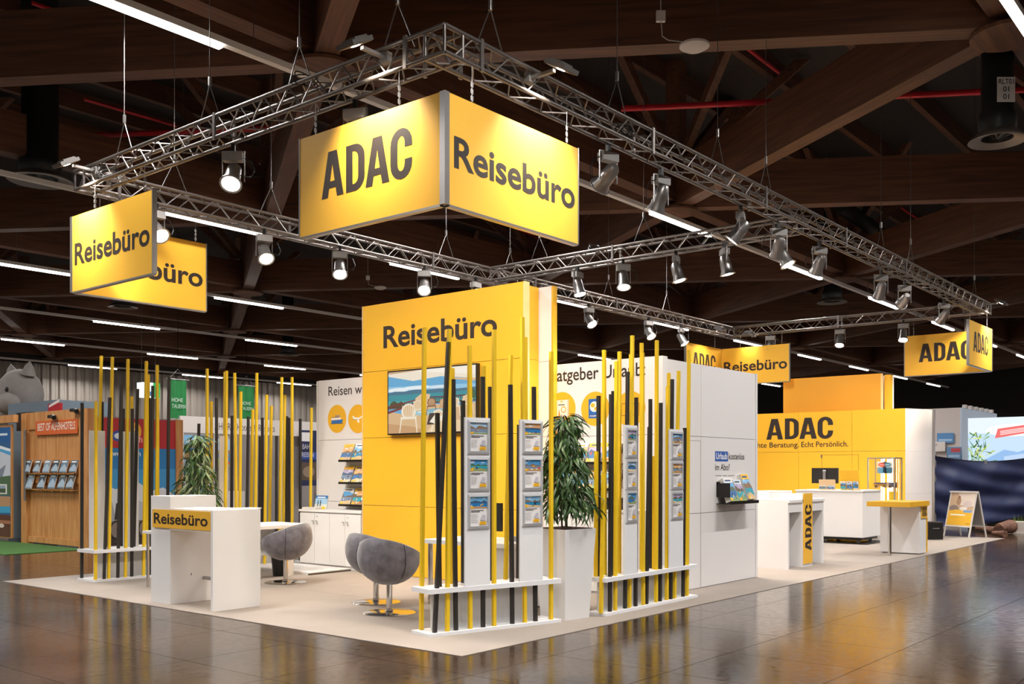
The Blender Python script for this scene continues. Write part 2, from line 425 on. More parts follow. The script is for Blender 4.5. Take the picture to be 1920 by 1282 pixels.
# ---- red sprinkler pipes
def pipe(p, q, r, label):
    m2 = MB().tube(p, q, r, 8)
    return tag(part('sprinkler_pipe', m2, RED, None), label, 'pipe', 'red sprinkler pipes under the roof')
def along(px0, px1, z, label, r=.05):
    a, b = atz(*px0, z), atz(*px1, z); pipe((*a, z), (*b, z), r, label)
along((60, 5), (300, 92), 9.0, 'thin red pipe high at the upper left under the roof', .035)
along((157, 186), (330, 236), 9.0, 'thin red pipe below the large dark beam at left', .035)
along((100, 257), (560, 238), 8.7, 'thick red pipe running level behind the left truss corner', .06)
along((1165, 204), (1930, 168), 8.7, 'thick red pipe running level behind the broad slanting beam', .06)
along((1385, 78), (1460, 136), 10.3, 'short red pipe seen above the right truss', .04)
along((1690, 390), (1760, 436), 8.9, 'thin red pipe far right above the truss', .03)
along((1020, 452), (960, 425), 8.9, 'thin red pipe seen under the near corner sign', .03)

# ---- air outlets
DUCT = mat('black_duct', '#17181A', .45, noise=.1); DISC = mat('outlet_metal', '#77706B', .4, .6, noise=.08)
def outlet(px, py, r, z, label, tagtxt=False):
    hang = 10.8-z
    X, Y = atz(px, py, z)
    t = thing('air_outlet', label, 'air vent', (X, Y, z), ANG-R(90), 'round air outlets under the roof')
    part('duct', MB().lathe([(r*.62, .10), (r*.66, .22), (r*.66, .34), (r*.56, .42), (r*.56, hang)], 20), DUCT, t)
    part('diffuser_ring', MB().lathe([(r*.55, .02), (r*.8, -.01), (r*.98, -.03), (r*1.0, -.02), (r*.98, .0), (r*.66, .11), (r*.60, .1), (r*.55, .02)], 28, caps=False), DISC, t)
    m2 = MB()
    for k in range(8):
        a = k*math.pi/4
        m2.hexa([(0, 0, .02), (.02, 0, .02), (.02, .01, .02), (0, .01, .02)], [(r*.6*math.cos(a), r*.6*math.sin(a), .08), (r*.6*math.cos(a+.25), r*.6*math.sin(a+.25), .05), (r*.6*math.cos(a+.25), r*.6*math.sin(a+.25), .06), (r*.6*math.cos(a), r*.6*math.sin(a), .09)])
    part('swirl_blades', m2, DUCT, t)
    if tagtxt:
        Mp = frameM((-.13, -r*.6-.012, .46), (1, 0, 0), (0, 0, 1))
        part('tag_plate', MB().box((0, 0, 0), (.26, .36, .004), M=Mp), flat('#DAD8D5'), t)
        for k, tx in enumerate(('RLT01', '01', '01')):
            wd = .22 if k == 0 else .09
            lettering('tag_lettering', tx, t, frameM((-.13, -r*.6-.017, .46), (1, 0, 0), (0, 0, 1)), .13-wd/2, wd, .26-k*.11, .075, flat('#26262A'), .01)
    return t
outlet(1870, 262, .40, 6.4, 'black air duct with round outlet and white RLT01 tag, upper right', True)
outlet(75, 337, .6, 7.2, 'round grey air outlet behind the left end of the truss')
outlet(230, 575, .5, 7.2, 'round grey air outlet under the two left corner signs')
outlet(1560, 566, .5, 7.2, 'round grey air outlet above the far crossing truss')
outlet(540, 665, .5, 7.2, 'small far round air outlet above the yellow rods at left')
part_d = MB().tube((*atz(1575, 385, 9.0), 9.0), (*atz(1660, 445, 9.0), 9.0), .22, 12)
tag(part('round_duct', part_d, DUCT, None), 'dark round air duct lying above the right truss', 'duct')

# ---- hanging wireless boxes
def aphang(px, py, bx, by, z, s, label):
    X, Y = atz(px, py, z)
    d = Vector((X-CX, Y-CY)).length
    t = thing('hanging_sensor', label, 'sensor', (X, Y, z), ANG-R(90))
    part('housing', MB().lathe([(0, -.05*s), (.12*s, -.045*s), (.2*s, 0), (.2*s, .03*s), (.13*s, .06*s), (0, .062*s)], 20), flat('#D8CFC8'), t)
    dx, dz = (bx-px)/FPX*d, (py-by)/FPX*d
    part('junction_box', BOX((dx-.06*s, -.03, dz-.07*s), (dx+.06*s, .03, dz+.07*s)), flat('#D8CFC8'), t)
    part('cable', MB().path([(dx, 0, 10.8-z), (dx, 0, dz), (dx+.02*s, 0, dz*.35), (dx+.1*s, 0, .09*s), (-.1*s, 0, .06*s)], .008*s, 5), flat('#B9B2AC'), t)
aphang(1302, 88, 1240, 32, 7.2, 1.0, 'white oval sensor hanging on a curved cable below the top beam')
aphang(713, 540, 690, 521, 7.0, .9, 'small white sensor hanging on a cable left of the yellow tower')

# ================================================================== THE STAND: lighting truss
TZ = 5.35; TW = .115                                # top of truss, half spacing of its chords
zc = TZ-.02-TW                                       # centre height
def truss(label, p, q, pitch, name='lighting_truss', ext=(TW, TW)):
    """straight run of four-chord aluminium truss between plan points p and q"""
    v = Vector((q[0]-p[0], q[1]-p[1])); L = v.length
    t = thing(name, label, 'truss', (p[0], p[1], zc), math.atan2(v.y, v.x), 'runs of the aluminium lighting truss')
    ch = MB().tube((-ext[0], 0, 0), (L+ext[1], 0, 0), .021, 10).mesh('chord', ALUD)
    for a in (-1, 1):
        for b in (-1, 1): link('chord', ch, t, Matrix.Translation((0, a*TW, b*TW)))
    n = int(L/pitch); pit = L/n
    for face in range(4):
        rot = Matrix.Rotation(face*math.pi/2, 4, 'X')
        for s in (0, 1):
            me = MB().tube((0, -TW if s == 0 else TW, TW), (pit, TW if s == 0 else -TW, TW), .0085, 5).mesh('brace', ALUD)
            for k in range(s, n, 2): link('brace', me, t, rot @ Matrix.Translation((k*pit, 0, 0)))
    for e in (-ext[0], L+ext[1]):
        for a in (-1, 1): part('end_post', MB().tube((e, a*TW, -TW), (e, a*TW, TW), .016, 8), ALUD, t)
    cp = BOX((-.02, -.012, -TW-.03), (.02, .012, TW+.03)).mesh('joint_plate', ALUD)
    k = 0.35
    while k < L-.2:
        for a in (-1, 1): link('joint_plate', cp, t, Matrix.Translation((k, a*(TW+.012), 0)))
        k += 2.9
    return t
o = .02+TW
x0, y0, x1, y1 = .05+o, .24+o, 18.15-o, 6.72-o
truss('lighting truss run along the front left edge, from near corner to left corner', (x0, y0), (x0, y1), .2)
truss('long lighting truss run along the front right edge, nearest the aisle', (x0, y0), (x1, y0), .25)
truss('long lighting truss run along the back edge behind the yellow tower', (x0, y1), (x1-.35, y1), .25)
truss('short crossing lighting truss joining the two long runs above the middle', (8.0, y0+TW), (8.0, y1-TW), .22, ext=(0, 0))
truss('far end lighting truss run above the far yellow wall', (x1-.2, y0), (x1-.2, y1), .25)

# wire hangers with a two-legged bridle
def hanger(x, y, along_x, label):
    t = thing('truss_hanger', label, 'hanging wire', (x, y, TZ), 0, 'wire bridles carrying the truss')
    d = (.22, 0) if along_x else (0, .22)
    for s in (-1, 1): part('bridle_leg', MB().tube((d[0]*s, d[1]*s, -.04), (0, 0, .42), .006, 5), STEELW, t)
    part('shackle', MB().tube((0, 0, .40), (0, 0, .50), .02, 8), ALU, t)
    part('wire', MB().tube((0, 0, .5), (0, 0, 10.8-TZ), .005, 5), STEELW, t)
for k, y in enumerate((.95, 2.35, 3.9, 5.7)): hanger(x0, y, False, 'thin steel bridle and wire, %s from the near corner on the front left truss' % ORD[k])
for k, x in enumerate((.8, 2.9, 5.2, 6.6, 11.2, 12.8, 17.2)): hanger(x, y0, True, 'thin steel bridle and wire, %s from the near corner on the front right truss' % ORD[k])
for k, x in enumerate((1.4, 3.0, 6.8, 8.6, 12.0, 14.5)): hanger(x, y1, True, 'thin steel bridle and wire, %s from the left end of the back truss' % ORD[k])
for k, y in enumerate((5.4, 3.2)): hanger(8.0, y, False, 'thin steel bridle and wire, %s from the back end of the crossing truss' % ORD[k])

# ---- can spotlights
SP = {}
def spot_meshes():
    SP['yoke'] = MB().box((-.008, -.125, -.36), (.008, -.115, -.03)).box((-.008, .115, -.36), (.008, .125, -.03)).box((-.012, -.125, -.04), (.012, .125, -.03)).mesh('yoke', ALU)
    SP['ballast'] = MB().box((-.055, -.108, -.14), (.055, .108, -.05)).mesh('ballast_box', GREYPL)
    SP['clamp'] = MB().box((-.025, -.02, -.03), (.025, .02, .05)).tube((0, 0, .02), (0, 0, .08), .012, 6).mesh('clamp', BLACK)
    prof = [(.045, .16), (.075, .12), (.085, .02), (.088, -.08), (.105, -.12), (.108, -.145), (.098, -.145), (.094, -.125)]
    SP['can'] = MB().lathe(prof, 18).mesh('can', ALU)
    SP['lens'] = MB().lathe([(.0, -.134), (.05, -.132), (.094, -.128)], 18).mesh('lens', LENS)
    SP['ears'] = MB().lathe([(.108, -.150), (.122, -.150), (.122, -.142), (.108, -.142), (.108, -.150)], 18, caps=False).mesh('filter_frame', ALU)
    SP['cable'] = MB().path([(0, .1, -.1), (.0, .2, -.14), (.02, .24, -.25), (.05, .2, -.33), (.03, .08, -.3)], .006, 5).mesh('cable', BLACK)
spot_meshes()
def spotlight(x, y, z, aim, label, watts=None, cone=62, group='can spotlights on the truss'):
    """aim = direction of the light"""
    a = Vector(aim).normalized(); yaw = math.atan2(a.y, a.x)
    t = thing('spotlight', label, 'spotlight', (x, y, z), yaw, group)
    for nm, k in (('clamp', 'clamp'), ('yoke', 'yoke'), ('ballast_box', 'ballast'), ('cable', 'cable')): link(nm, SP[k], t)
    tilt = math.atan2(math.hypot(a.x, a.y), -a.z)     # 0 = straight down
    Mc = Matrix.Translation((0.02, 0, -.30)) @ Matrix.Rotation(-tilt, 4, 'Y')
    c = link('can', SP['can'], t, Mc); link('lens', SP['lens'], c); link('filter_frame', SP['ears'], c)
    l = bpy.data.lights.new('spot_lamp', 'SPOT'); l.energy = watts or SPOT_W; l.color = WARM; l.spot_size = R(cone); l.spot_blend = .7; l.shadow_soft_size = .07
    lo = bpy.data.objects.new('spot_lamp', l); COL.objects.link(lo); lo.parent = c; lo.matrix_local = Matrix.Translation((0, 0, -.16))
    return t
HZ = TZ-.02-2*TW-.06                                 # just below the lower chords
def S(x, y, tgt, label, **k): return spotlight(x, y, HZ, (tgt[0]-x, tgt[1]-y, tgt[2]-HZ+.3), label, **k)
S(x0+TW, 3.63, (-.9, 2.6, 2.6), 'bright can spotlight alone on the front left truss, facing the viewer', watts=240)
S(x0+TW, 1.65, (4.0, 3.4, 2.4), 'can spotlight on the front left truss, half hidden behind the near corner sign')
for k, (x, tgt) in enumerate(((2.9, (4.0, 4.4, 2.2)), (4.01, (4.3, 2.0, 1.6)), (6.07, (5.0, 3.5, 1.0)), (7.27, (9.4, 2.4, .6)), (8.76, (10.5, 3.0, .4)), (11.54, (14.2, 2.6, .8)), (12.82, (17.2, 4.4, 2.2)), (15.33, (17.2, 3.2, 2.2)))):
    S(x, y0+TW, tgt, 'can spotlight on the front right truss, %s from the near corner' % ORD[k])
for k, (x, tgt) in enumerate(((1.06, (1.0, 3.0, 1.6)), (2.79, (1.6, 3.2, .4)), (4.23, (2.4, 4.2, .4)), (6.13, (3.6, 4.2, 1.2)), (7.47, (7.6, 5.0, 0)), (11.09, (10.2, 3.2, .4)), (13.49, (12.6, 3.6, .4)), (14.99, (15.6, 4.0, .4)))):
    S(x, y1-TW, tgt, 'can spotlight on the back truss, %s from the left corner' % ORD[k])
for k, (y, tgt) in enumerate(((4.47, (7.9, 3.3, 0)), (3.53, (6.6, 2.4, 0)), (2.52, (8.4, 1.3, 0)), (1.66, (8.6, .9, 0)), (.71, (8.4, -1.6, 0)))):
    S(8.0-TW, y, tgt, 'can spotlight on the crossing truss, %s from its back end' % ORD[k])
for k, (y, tgt) in enumerate(((5.4, (16.2, 5.0, 0)), (3.58, (15.6, 3.2, 0)), (2.06, (15.6, 1.6, 0)))):
    S(x1-.2-TW, y, tgt, 'can spotlight on the far end truss, %s from its back end' % ORD[k])

# ---- square sign floodlights on short arms
def flood(x, y, z, yaw, tilt, label, watts=None):
    t = thing('floodlight', label, 'floodlight', (x, y, z), yaw, 'square floodlights lighting the corner signs')
    part('arm', MB().box((-.02, -.02, -.03), (.34, .02, .0)).box((.02, -.05, -.06), (.08, .05, .03)), GREYPL, t)
    Mh = Matrix.Translation((.42, 0, -.01)) @ Matrix.Rotation(tilt, 4, 'Y')
    h = link('housing', MB().box((-.13, -.11, -.012), (.13, .11, .03)).box((-.1, -.08, .03), (.06, .08, .05)).mesh('housing', mat('flood_housing', '#5A5653', .5, noise=.05)), t, Mh)
    link('reflector', MB().box((-.12, -.1, -.016), (.12, .1, -.012)).mesh('reflector', mat('brass_reflector', '#A98A4E', .35, .7, noise=.05)), h)
    link('lens', MB().lathe([(0, -.02), (.035, -.02), (.045, -.016)], 14).mesh('lens', LENSF), h)
    l = bpy.data.lights.new('flood_lamp', 'SPOT'); l.energy = watts or FLOOD_W; l.color = (1, .9, .76); l.spot_size = R(100); l.spot_blend = .9; l.shadow_soft_size = .05
    lo = bpy.data.objects.new('flood_lamp', l); COL.objects.link(lo); lo.parent = h; lo.matrix_local = Matrix.Translation((0, 0, -.03))
    return t
zf = TZ-.06
flood(x0, 1.05, zf, math.pi, R(28), 'square floodlight above the left panel of the near corner sign')
flood(1.32, y0, zf, -math.pi/2, R(28), 'square floodlight above the right panel of the near corner sign')
flood(x0, 6.3, zf, math.pi, R(28), 'square floodlight at the left corner of the truss')
flood(17.75, y0, zf, -math.pi/2, R(28), 'square floodlight at the far right corner of the truss')
flood(x1-.2, 5.9, zf-.2, math.pi, R(25), 'small far floodlight above the back corner sign, right panel', 60)
flood(16.4, y1, zf-.2, -math.pi/2, R(25), 'small far floodlight above the back corner sign, left panel', 60)

# ---- hanging corner signs: two yellow panels at a right angle
SZ0, SZ1, SWD = 3.80, 4.75, 1.90
def corner_sign(label, cx, cy, sx, sy, tx_x, tx_y, inner):
    """panel along Y at X=cx (faces -X and +X) and panel along X at Y=cy; sx, sy: the way the panels run"""
    t = thing('corner_sign', label, 'hanging sign', (cx, cy, SZ0), 0, 'hanging corner signs')
    h = SZ1-SZ0; th = .025
    part('sign_panel', BOX((-th, sy*.03, 0), (th, sy*SWD, h)), YELS, t)
    part('sign_panel', BOX((sx*.03, -th, 0), (sx*SWD, th, h)), YELS, t)
    part('corner_post', BOX((-.03, -.03, -.004), (.03, .03, h+.004)), ALU, t)
    for a, b in (((-th-.004, sy*(SWD), -.006), (th+.004, sy*(SWD+.018), h+.006)), ((sx*SWD, -th-.004, -.006), (sx*(SWD+.018), th+.004, h+.006)),
                 ((-th-.002, sy*.03, -.02), (th+.002, sy*SWD, 0)), ((sx*.03, -th-.002, -.02), (sx*SWD, th+.002, 0))):
        part('edge_rail', BOX(a, b), ALU, t)
    def words(face, txt, flip):
        wd, cap, base = (1.21, .43, .31) if txt == 'ADAC' else (1.76, .265, .335)
        mid = SWD/2+.02
        if face == 'X':      # on plane X = const
            n = -1 if not flip else 1
            M = frameM((n*(th+.0), 0, 0), (0, n, 0), (0, 0, 1))     # right = -Y when looking at it from -X
            c = sy*mid*n
        else:
            n = -1 if not flip else 1
            M = frameM((0, n*(th+.0), 0), (-n, 0, 0), (0, 0, 1)); c = -n*sx*mid
        lettering('lettering', txt, t, M, c-wd/2, wd, base, cap, INK, .022)
    for f in (False, True): words('X', tx_x, f); words('Y', tx_y, f)
    # chains
    top = TZ-2*TW-.04-SZ0
    for px, py in ((0, sy*.55), (0, sy*1.7), (sx*.35, 0), (sx*1.75, 0)):
        m2 = MB().tube((px, py, h), (px, py, top-.0), .004, 5)
        for k in range(3): m2.tube((px-.012, py, h+.03+k*.06), (px-.012, py, h+.07+k*.06), .004, 5).tube((px+.012, py, h+.03+k*.06), (px+.012, py, h+.07+k*.06), .004, 5)
        part('chain', m2, ALU, t)
corner_sign('yellow hanging corner sign nearest the viewer, lit at its top', .06, .25, 1, 1, 'ADAC', 'Reisebüro', False)
corner_sign('yellow hanging corner sign at the left corner of the truss', .06, 6.72, 1, -1, 'Reisebüro', 'Reisebüro', True)
corner_sign('yellow hanging corner sign at the far right corner of the truss', 18.1, .25, -1, 1, 'ADAC', 'ADAC', True)
corner_sign('yellow hanging corner sign at the back corner, seen over the white wall', 17.55, 6.72, -1, -1, 'Reisebüro', 'ADAC', True)

# ================================================================== THE STAND: walls
def panel_wall(name, label, boxes, mats, cat='wall'):
    t = thing(name, label, cat)
    return t
def panels_X(t, X, thick, ys, zs, m, name='wall_panel', g=.003):
    for a, b in zip(ys[:-1], ys[1:]):
        for c, d in zip(zs[:-1], zs[1:]): part(name, BOX((X, a+g, c+g), (X+thick, b-g, d-g)), m, t)
    part('joint_core', BOX((X+.012, min(ys)+.004, min(zs)), (X+thick-.004, max(ys)-.004, max(zs)-.006)), SEAM, t)
def panels_Y(t, Y, thick, xs, zs, m, name='wall_panel', g=.003):
    for a, b in zip(xs[:-1], xs[1:]):
        for c, d in zip(zs[:-1], zs[1:]): part(name, BOX((a+g, Y, c+g), (b-g, Y+thick, d-g)), m, t)
    part('joint_core', BOX((min(xs)+.004, Y+.012, min(zs)), (max(xs)-.004, Y+thick-.004, max(zs)-.006)), SEAM, t)

# yellow tower
tw = thing('tower_wall', 'tall yellow tower wall with dark lettering and the wall screen', 'wall')
panels_X(tw, 4.0, .1, [2.56, 5.67], [.01, 1.02, 2.03, 3.02, 4.02], YEL)
part('edge_strip', BOX((3.998, 2.535, .01), (4.1, 2.56, 4.02)), mat('warm_edge', '#E8C48A', .5, noise=.03), tw)
part('edge_strip', BOX((3.998, 5.67, .01), (4.1, 5.69, 4.02)), mat('warm_edge'), tw)
part('side_panel', BOX((4.1, 2.62, .01), (4.4, 2.66, 3.02)), YEL, tw); part('side_panel', BOX((4.1, 2.62, 3.025), (4.4, 2.66, 4.0)), YEL, tw)
panels_X(tw, 4.4, .09, [2.40, 5.54], [.01, 1.0, 1.99, 3.0, 4.0], WHITEW, 'rear_panel')
part('rear_edge', BOX((4.402, 2.375, .01), (4.49, 2.40, 4.0)), YEL, tw)
part('side_panel', BOX((4.1, 5.5, .01), (4.4, 5.54, 4.0)), YEL, tw)
lettering('lettering', 'Reisebüro', tw, FX(4.0, 0, 0), -5.22, 2.21, 3.36, .315, INK, .022)

# wall screen
tv = thing('wall_screen', 'large flat screen showing a sunny sea terrace, on the yellow tower', 'screen', (3.93, 5.06, 2.06))
part('bezel', BOX((0, -1.75, 0), (.06, 0, .935)), BLACK, tv)
rng = random.Random(3)
TVS = [('#5FA7D2', rect(0, 0, 1, 1)), ('#8FC3E2', [(0, .62), (1, .6), (1, .72), (0, .76)]), ('#E7EFF2', disc(.12, .70, .13, .035)), ('#E7EFF2', disc(.34, .72, .16, .03)), ('#D4E4EC', disc(.6, .71, .12, .025)),
       ('#EFE3CF', [(0, 1), (1, 1), (1, .8), (.62, .87), (.3, .83), (0, .93)]), ('#F7EFE0', [(.2, 1), (1, 1), (1, .86), (.6, .93)]), ('#C9A27C', [(0, 1), (.5, 1), (0, .965)]), ('#D9B48A', [(.72, .84), (1, .8), (1, .76), (.7, .82)]),
       ('#3D6E86', [(0, .66), (.08, .68), (.2, .67), (.32, .69), (.45, .675), (.6, .68), (.8, .66), (1, .67), (1, .6), (0, .6)]), ('#2A8C98', rect(0, .46, 1, .62)), ('#3FA6A8', rect(0, .46, 1, .52)),
       ('#3E4A2C', [(0, .40), (.03, .5), (.07, .53), (.12, .49), (.16, .52), (.2, .46), (.2, .4)]),
       ('#D8B386', [(0, 0), (1, 0), (1, .44), (.8, .40), (.55, .44), (.38, .40), (.2, .30), (0, .36)]), ('#C79A6C', [(0, 0), (.5, 0), (.3, .1), (0, .16)]), ('#E9CBA0', [(.45, .0), (.85, 0), (1, .16), (.6, .2)]),
       ('#E3C095', [(.28, .38), (.33, .55), (.40, .62), (.5, .60), (.46, .3), (.3, .25)]),
       ('#7C1F1B', [(0, .355), (.27, .46), (.33, .50), (.33, .475), (.27, .43), (0, .32)]), ('#7C1F1B', [(.0, .44), (.26, .51), (.33, .53), (.33, .515), (.26, .49), (0, .42)])]
for k in range(14): TVS.append(('#6A1A18', [(k*.022, .34+k*.0095), (k*.022+.006, .34+k*.0095), (k*.022+.006, .45+k*.006), (k*.022, .45+k*.006)]))
TVS += [('#5B2A22', rect(.5, .455, 1, .475)), ('#5B2A22', rect(.5, .545, 1, .56))]
for k in range(24): TVS.append(('#4A2420', rect(.5+k*.021, .46, .508+k*.021, .55)))
TVS += [('#2F5A30', [(.9, .5), (.94, .62), (.97, .66), (1, .6), (1, .5)]), ('#9CC7D2', disc(.42, .31, .11, .04)), ('#7FB0BE', disc(.56, .34, .1, .035)), ('#E7F0F0', disc(.42, .325, .06, .012))]
def chair_shape(cx, cy, s, c):
    L = [(c, disc(cx, cy+.07*s, .07*s, .10*s, 16)), ('#D8B386', disc(cx, cy+.07*s, .055*s, .082*s, 16)), (c, rect(cx-.075*s, cy-.03*s, cx+.075*s, cy))]
    for k in range(-3, 4): L.append((c, [(cx+k*.015*s-.003, cy), (cx+k*.015*s+.003, cy), (cx+k*.02*s+.003, cy+.15*s), (cx+k*.02*s-.003, cy+.15*s)]))
    for k in (-.07, .06): L.append((c, [(cx+k*s, cy), (cx+k*s+.012*s, cy), (cx+k*s*1.3+.01, cy-.22*s), (cx+k*s*1.3, cy-.22*s)]))
    return L
for a in ((.25, .26, 1.25, '#F2E6CF'), (.36, .38, .8, '#E7D6B8'), (.52, .42, .7, '#8A5A38'), (.66, .40, .7, '#C79A6C'), (.78, .40, .75, '#F0DFC2'), (.92, .42, .8, '#E8CFA6'), (.6, .2, .9, '#F3E8D3')): TVS += chair_shape(*a)
TVS += [('#3A2A22', [(.47, .12), (.5, .3), (.56, .3), (.55, .12)]), ('#F4EAD6', [(.5, .16), (.56, .27), (.66, .25), (.6, .12)])]
picture('picture', tv, frameM((-.0005, -.02, .02), (0, -1, 0), (0, 0, 1)), 1.71, .895, TVS, emit=.8, label='sunny terrace with white chairs above a blue bay', step=.00012)

# white cabin walls
def icon_disc(t, M, cx, cy, r, kind):
    part('icon_disc', MB().prism(disc(0, 0, r, n=40), .0015, .003, M=M @ Matrix.Translation((cx, cy, 0))), YEL, t)
    Mi = M @ Matrix.Translation((cx-r, cy-r, 0)); S = []
    if kind == 'ship': S = [('#2F6DB5', [(.2, .33), (.76, .33), (.84, .47), (.2, .45)]), ('#F4F1EC', [(.2, .46), (.74, .47), (.7, .54), (.2, .54)]), ('#2B3A4A', rect(.2, .545, .62, .56))] + [('#2F6DB5', rect(.42+k*.09, .56, .47+k*.09, .63)) for k in range(3)] + [('#F6BA2C', rect(.43+k*.09, .585, .46+k*.09, .605)) for k in range(3)] + [('#1F2B3A', rect(.17, .32, .84, .335))]
    if kind == 'plane': S = [('#F7F4EF', [(.22, .58), (.3, .48), (.55, .47), (.92, .62), (.95, .68), (.88, .68), (.6, .55), (.35, .55), (.28, .62)]), ('#F7F4EF', [(.45, .48), (.52, .36), (.58, .37), (.58, .5)]), ('#3C362F', [(.22, .48), (.6, .462), (.6, .47), (.24, .49)])]
    if kind == 'book': S = [('#F5EFE3', rect(.27, .24, .70, .76)), ('#CDBFA8', [(.70, .24), (.76, .27), (.76, .78), (.70, .76)]), ('#F2B824', rect(.45, .69, .52, .74)), ('#5A4F45', rect(.36, .60, .60, .63)), ('#E3A13C', disc(.56, .47, .1, n=14)), ('#F5EFE3', disc(.56, .47, .07, n=14)), ('#C9863A', [(.36, .28), (.40, .50), (.44, .28)]), ('#C9863A', rect(.3, .27, .66, .285))]
    if kind == 'passport': S = [('#2463AE', rect(.27, .22, .70, .79)), ('#F2EFE8', disc(.47, .56, .155)), ('#F2B824', disc(.42, .60, .075, .06)), ('#F2B824', disc(.53, .50, .06, .05))]
    if kind == 'case': S = [('#8A6A20', rect(.2, .3, .8, .66)), ('#F2B21F', rect(.22, .32, .78, .64)), ('#8A6A20', disc(.5, .66, .12, .08)), ('#F2B21F', disc(.5, .66, .1, .06)), ('#F2B21F', rect(.38, .55, .62, .64)), ('#8A6A20', disc(.5, .48, .11)), ('#F2B21F', disc(.5, .48, .095))]
    picture('icon', t, Mi, 2*r, 2*r, S, lift=.0034)
    if kind == 'passport': lettering('icon_lettering', 'PASSPORT', t, M @ Matrix.Translation((0, 0, .007)), cx-.17*r*2+.0, .36*r*2, cy-.27*2*r*.86, .07*r*2*.6, flat('#F2EFE8'), .02)
cabL = thing('partition_wall', 'white partition wall left of the tower, with ship and plane discs', 'wall')
panels_X(cabL, 4.5, .1, [5.55, 7.33], [.05, 1.04, 2.04, 3.03], WHITEW)
part('end_post', BOX((4.49, 7.33, .01), (4.61, 7.36, 3.02)), WHITE, cabL)
W45 = lambda px, py: atX(px, py, 4.5)
ys_, zs_ = W45(616, 742); lettering('lettering', 'Reisen we', cabL, FX(4.5, 0, 0), -ys_, (ys_-W45(662, 742)[0])*1.52, zs_, .15, INK, .006)
for px_, kd in ((632, 'ship'), (671, 'plane')): yc_, zc_ = W45(px_, 785); icon_disc(cabL, FX(4.5, 0, 0), -yc_, zc_, .228, kd)
cabR = thing('partition_wall', 'white partition wall right of the tower, with guide book and passport discs', 'wall')
panels_X(cabR, 4.5, .1, [.76, 1.62, 2.50], [.01, 1.0, 1.99, 2.96], WHITEW)
ys_, zs_ = W45(1031, 716); lettering('lettering', 'Ratgeber Urlaub:', cabR, FX(4.5, 0, 0), -ys_, ys_-W45(1210, 716)[0], zs_, .165, INK, .012)
for px_, kd in ((1054, 'book'), (1116, 'passport'), (1182, 'case')): yc_, zc_ = W45(px_, 766); icon_disc(cabR, FX(4.5, 0, 0), -yc_, zc_, .222, kd)
cabS = thing('partition_wall', 'long plain white side wall facing the aisle, with a leaflet rack', 'wall')
panels_Y(cabS, .76, .1, [4.6, 5.48, 7.08], [.01, .985, 1.985, 2.93], WHITEW)
part('corner_post', BOX((4.49, .75, .01), (4.6, .86, 2.955)), WHITE, cabS)
part('corner_post', BOX((7.08, .75, .01), (7.13, .87, 2.93)), WHITE, cabS)
part('door_outline', MB().box((4.75, .7585, 1.925), (5.46, .7598, 1.93)).box((5.455, .7585, .02), (5.46, .7598, 1.93)), SEAM, cabS)
part('wall_panel', BOX((7.0, .86, .01), (7.08, 7.3, 2.93)), WHITEW, cabS)
Mw = FY(0, .76, 0)
part('word_field', MB().box((5.86, 1.665, .001), (6.23, 1.80, .0018), M=Mw), flat('#2F5FB0'), cabS)
lettering('lettering', 'Urlaub', cabS, Mw @ Matrix.Translation((0, 0, .0015)), 5.885, .32, 1.695, .085, flat('#F4F4F4'), .018)
lettering('lettering', 'kostenlos', cabS, Mw, 6.255, .47, 1.695, .085, INK, .012)
lettering('lettering', 'im Abo?', cabS, Mw, 5.86, .42, 1.545, .085, INK, .012)
part('small_print', MB().box((5.87, 1.465, .001), (6.05, 1.477, .0018), M=Mw).box((6.08, 1.465, .001), (6.2, 1.477, .0018), M=Mw).box((6.23, 1.465, .001), (6.42, 1.477, .0018), M=Mw), flat('#9A9290'), cabS)

# yellow wall at the far end
ad = thing('back_wall', 'wide yellow back wall with dark logo lettering at the far end', 'wall')
panels_X(ad, 17.2, .1, [1.86, 3.1, 4.43, 5.7, 7.2], [.01, 2.0, 2.98], YEL)
lettering('lettering', 'ADAC', ad, FX(17.2, 0, 0), -5.28, 1.72, 2.32, .52, INK, .0)
lettering('lettering', 'Echte Beratung.', ad, FX(17.2, 0, 0), -5.72, 1.30, 2.12, .13, INK, .012)
lettering('lettering', 'Echt Persönlich.', ad, FX(17.2, 0, 0), -4.36, 1.17, 2.12, .13, INK, .012)
m2 = MB()
for a, b in ((( -3.84, .05), (-3.83, 1.925)), ((-2.95, .05), (-2.94, 1.925)), ((-3.84, 1.915), (-2.94, 1.925))): m2.box((a[0], a[1], .0008), (b[0], b[1], .002), M=FX(17.2, 0, 0))
part('door_outline', m2, mat('yellow_gap', '#9A6E14', .7, noise=.05), ad)
part('hinge', BOX((17.185, 3.835, 1.85), (17.2, 3.86, 1.93)), ALU, ad)
# white curved end
xe = atY(1748, 800, 1.55)[0]
for zz in ((.01, 1.0), (1.004, 1.99), (1.994, 2.975)):
    m2 = MB(); n = 8; pts = []
    for k in range(n+1):
        a = k/n; pts.append((17.2+(xe-17.2)*a, 1.86-.31*math.sin(a*math.pi/2)))
    for (ax, ay), (bx, by) in zip(pts[:-1], pts[1:]):
        m2.add([(ax, ay, zz[0]), (bx, by, zz[0]), (bx, by, zz[1]), (ax, ay, zz[1]), (ax, ay+.06, zz[0]), (bx, by+.06, zz[0]), (bx, by+.06, zz[1]), (ax, ay+.06, zz[1])],
               [(0, 1, 2, 3), (7, 6, 5, 4), (3, 2, 6, 7), (4, 5, 1, 0)], 0, None, True)
    part('curved_panel', m2, WHITEW, ad)
part('end_post', BOX((xe, 1.5, .01), (xe+.05, 1.62, 2.98)), ALU, ad)
at = thing('tower_wall', 'plain yellow tower block rising behind the far yellow wall', 'wall')
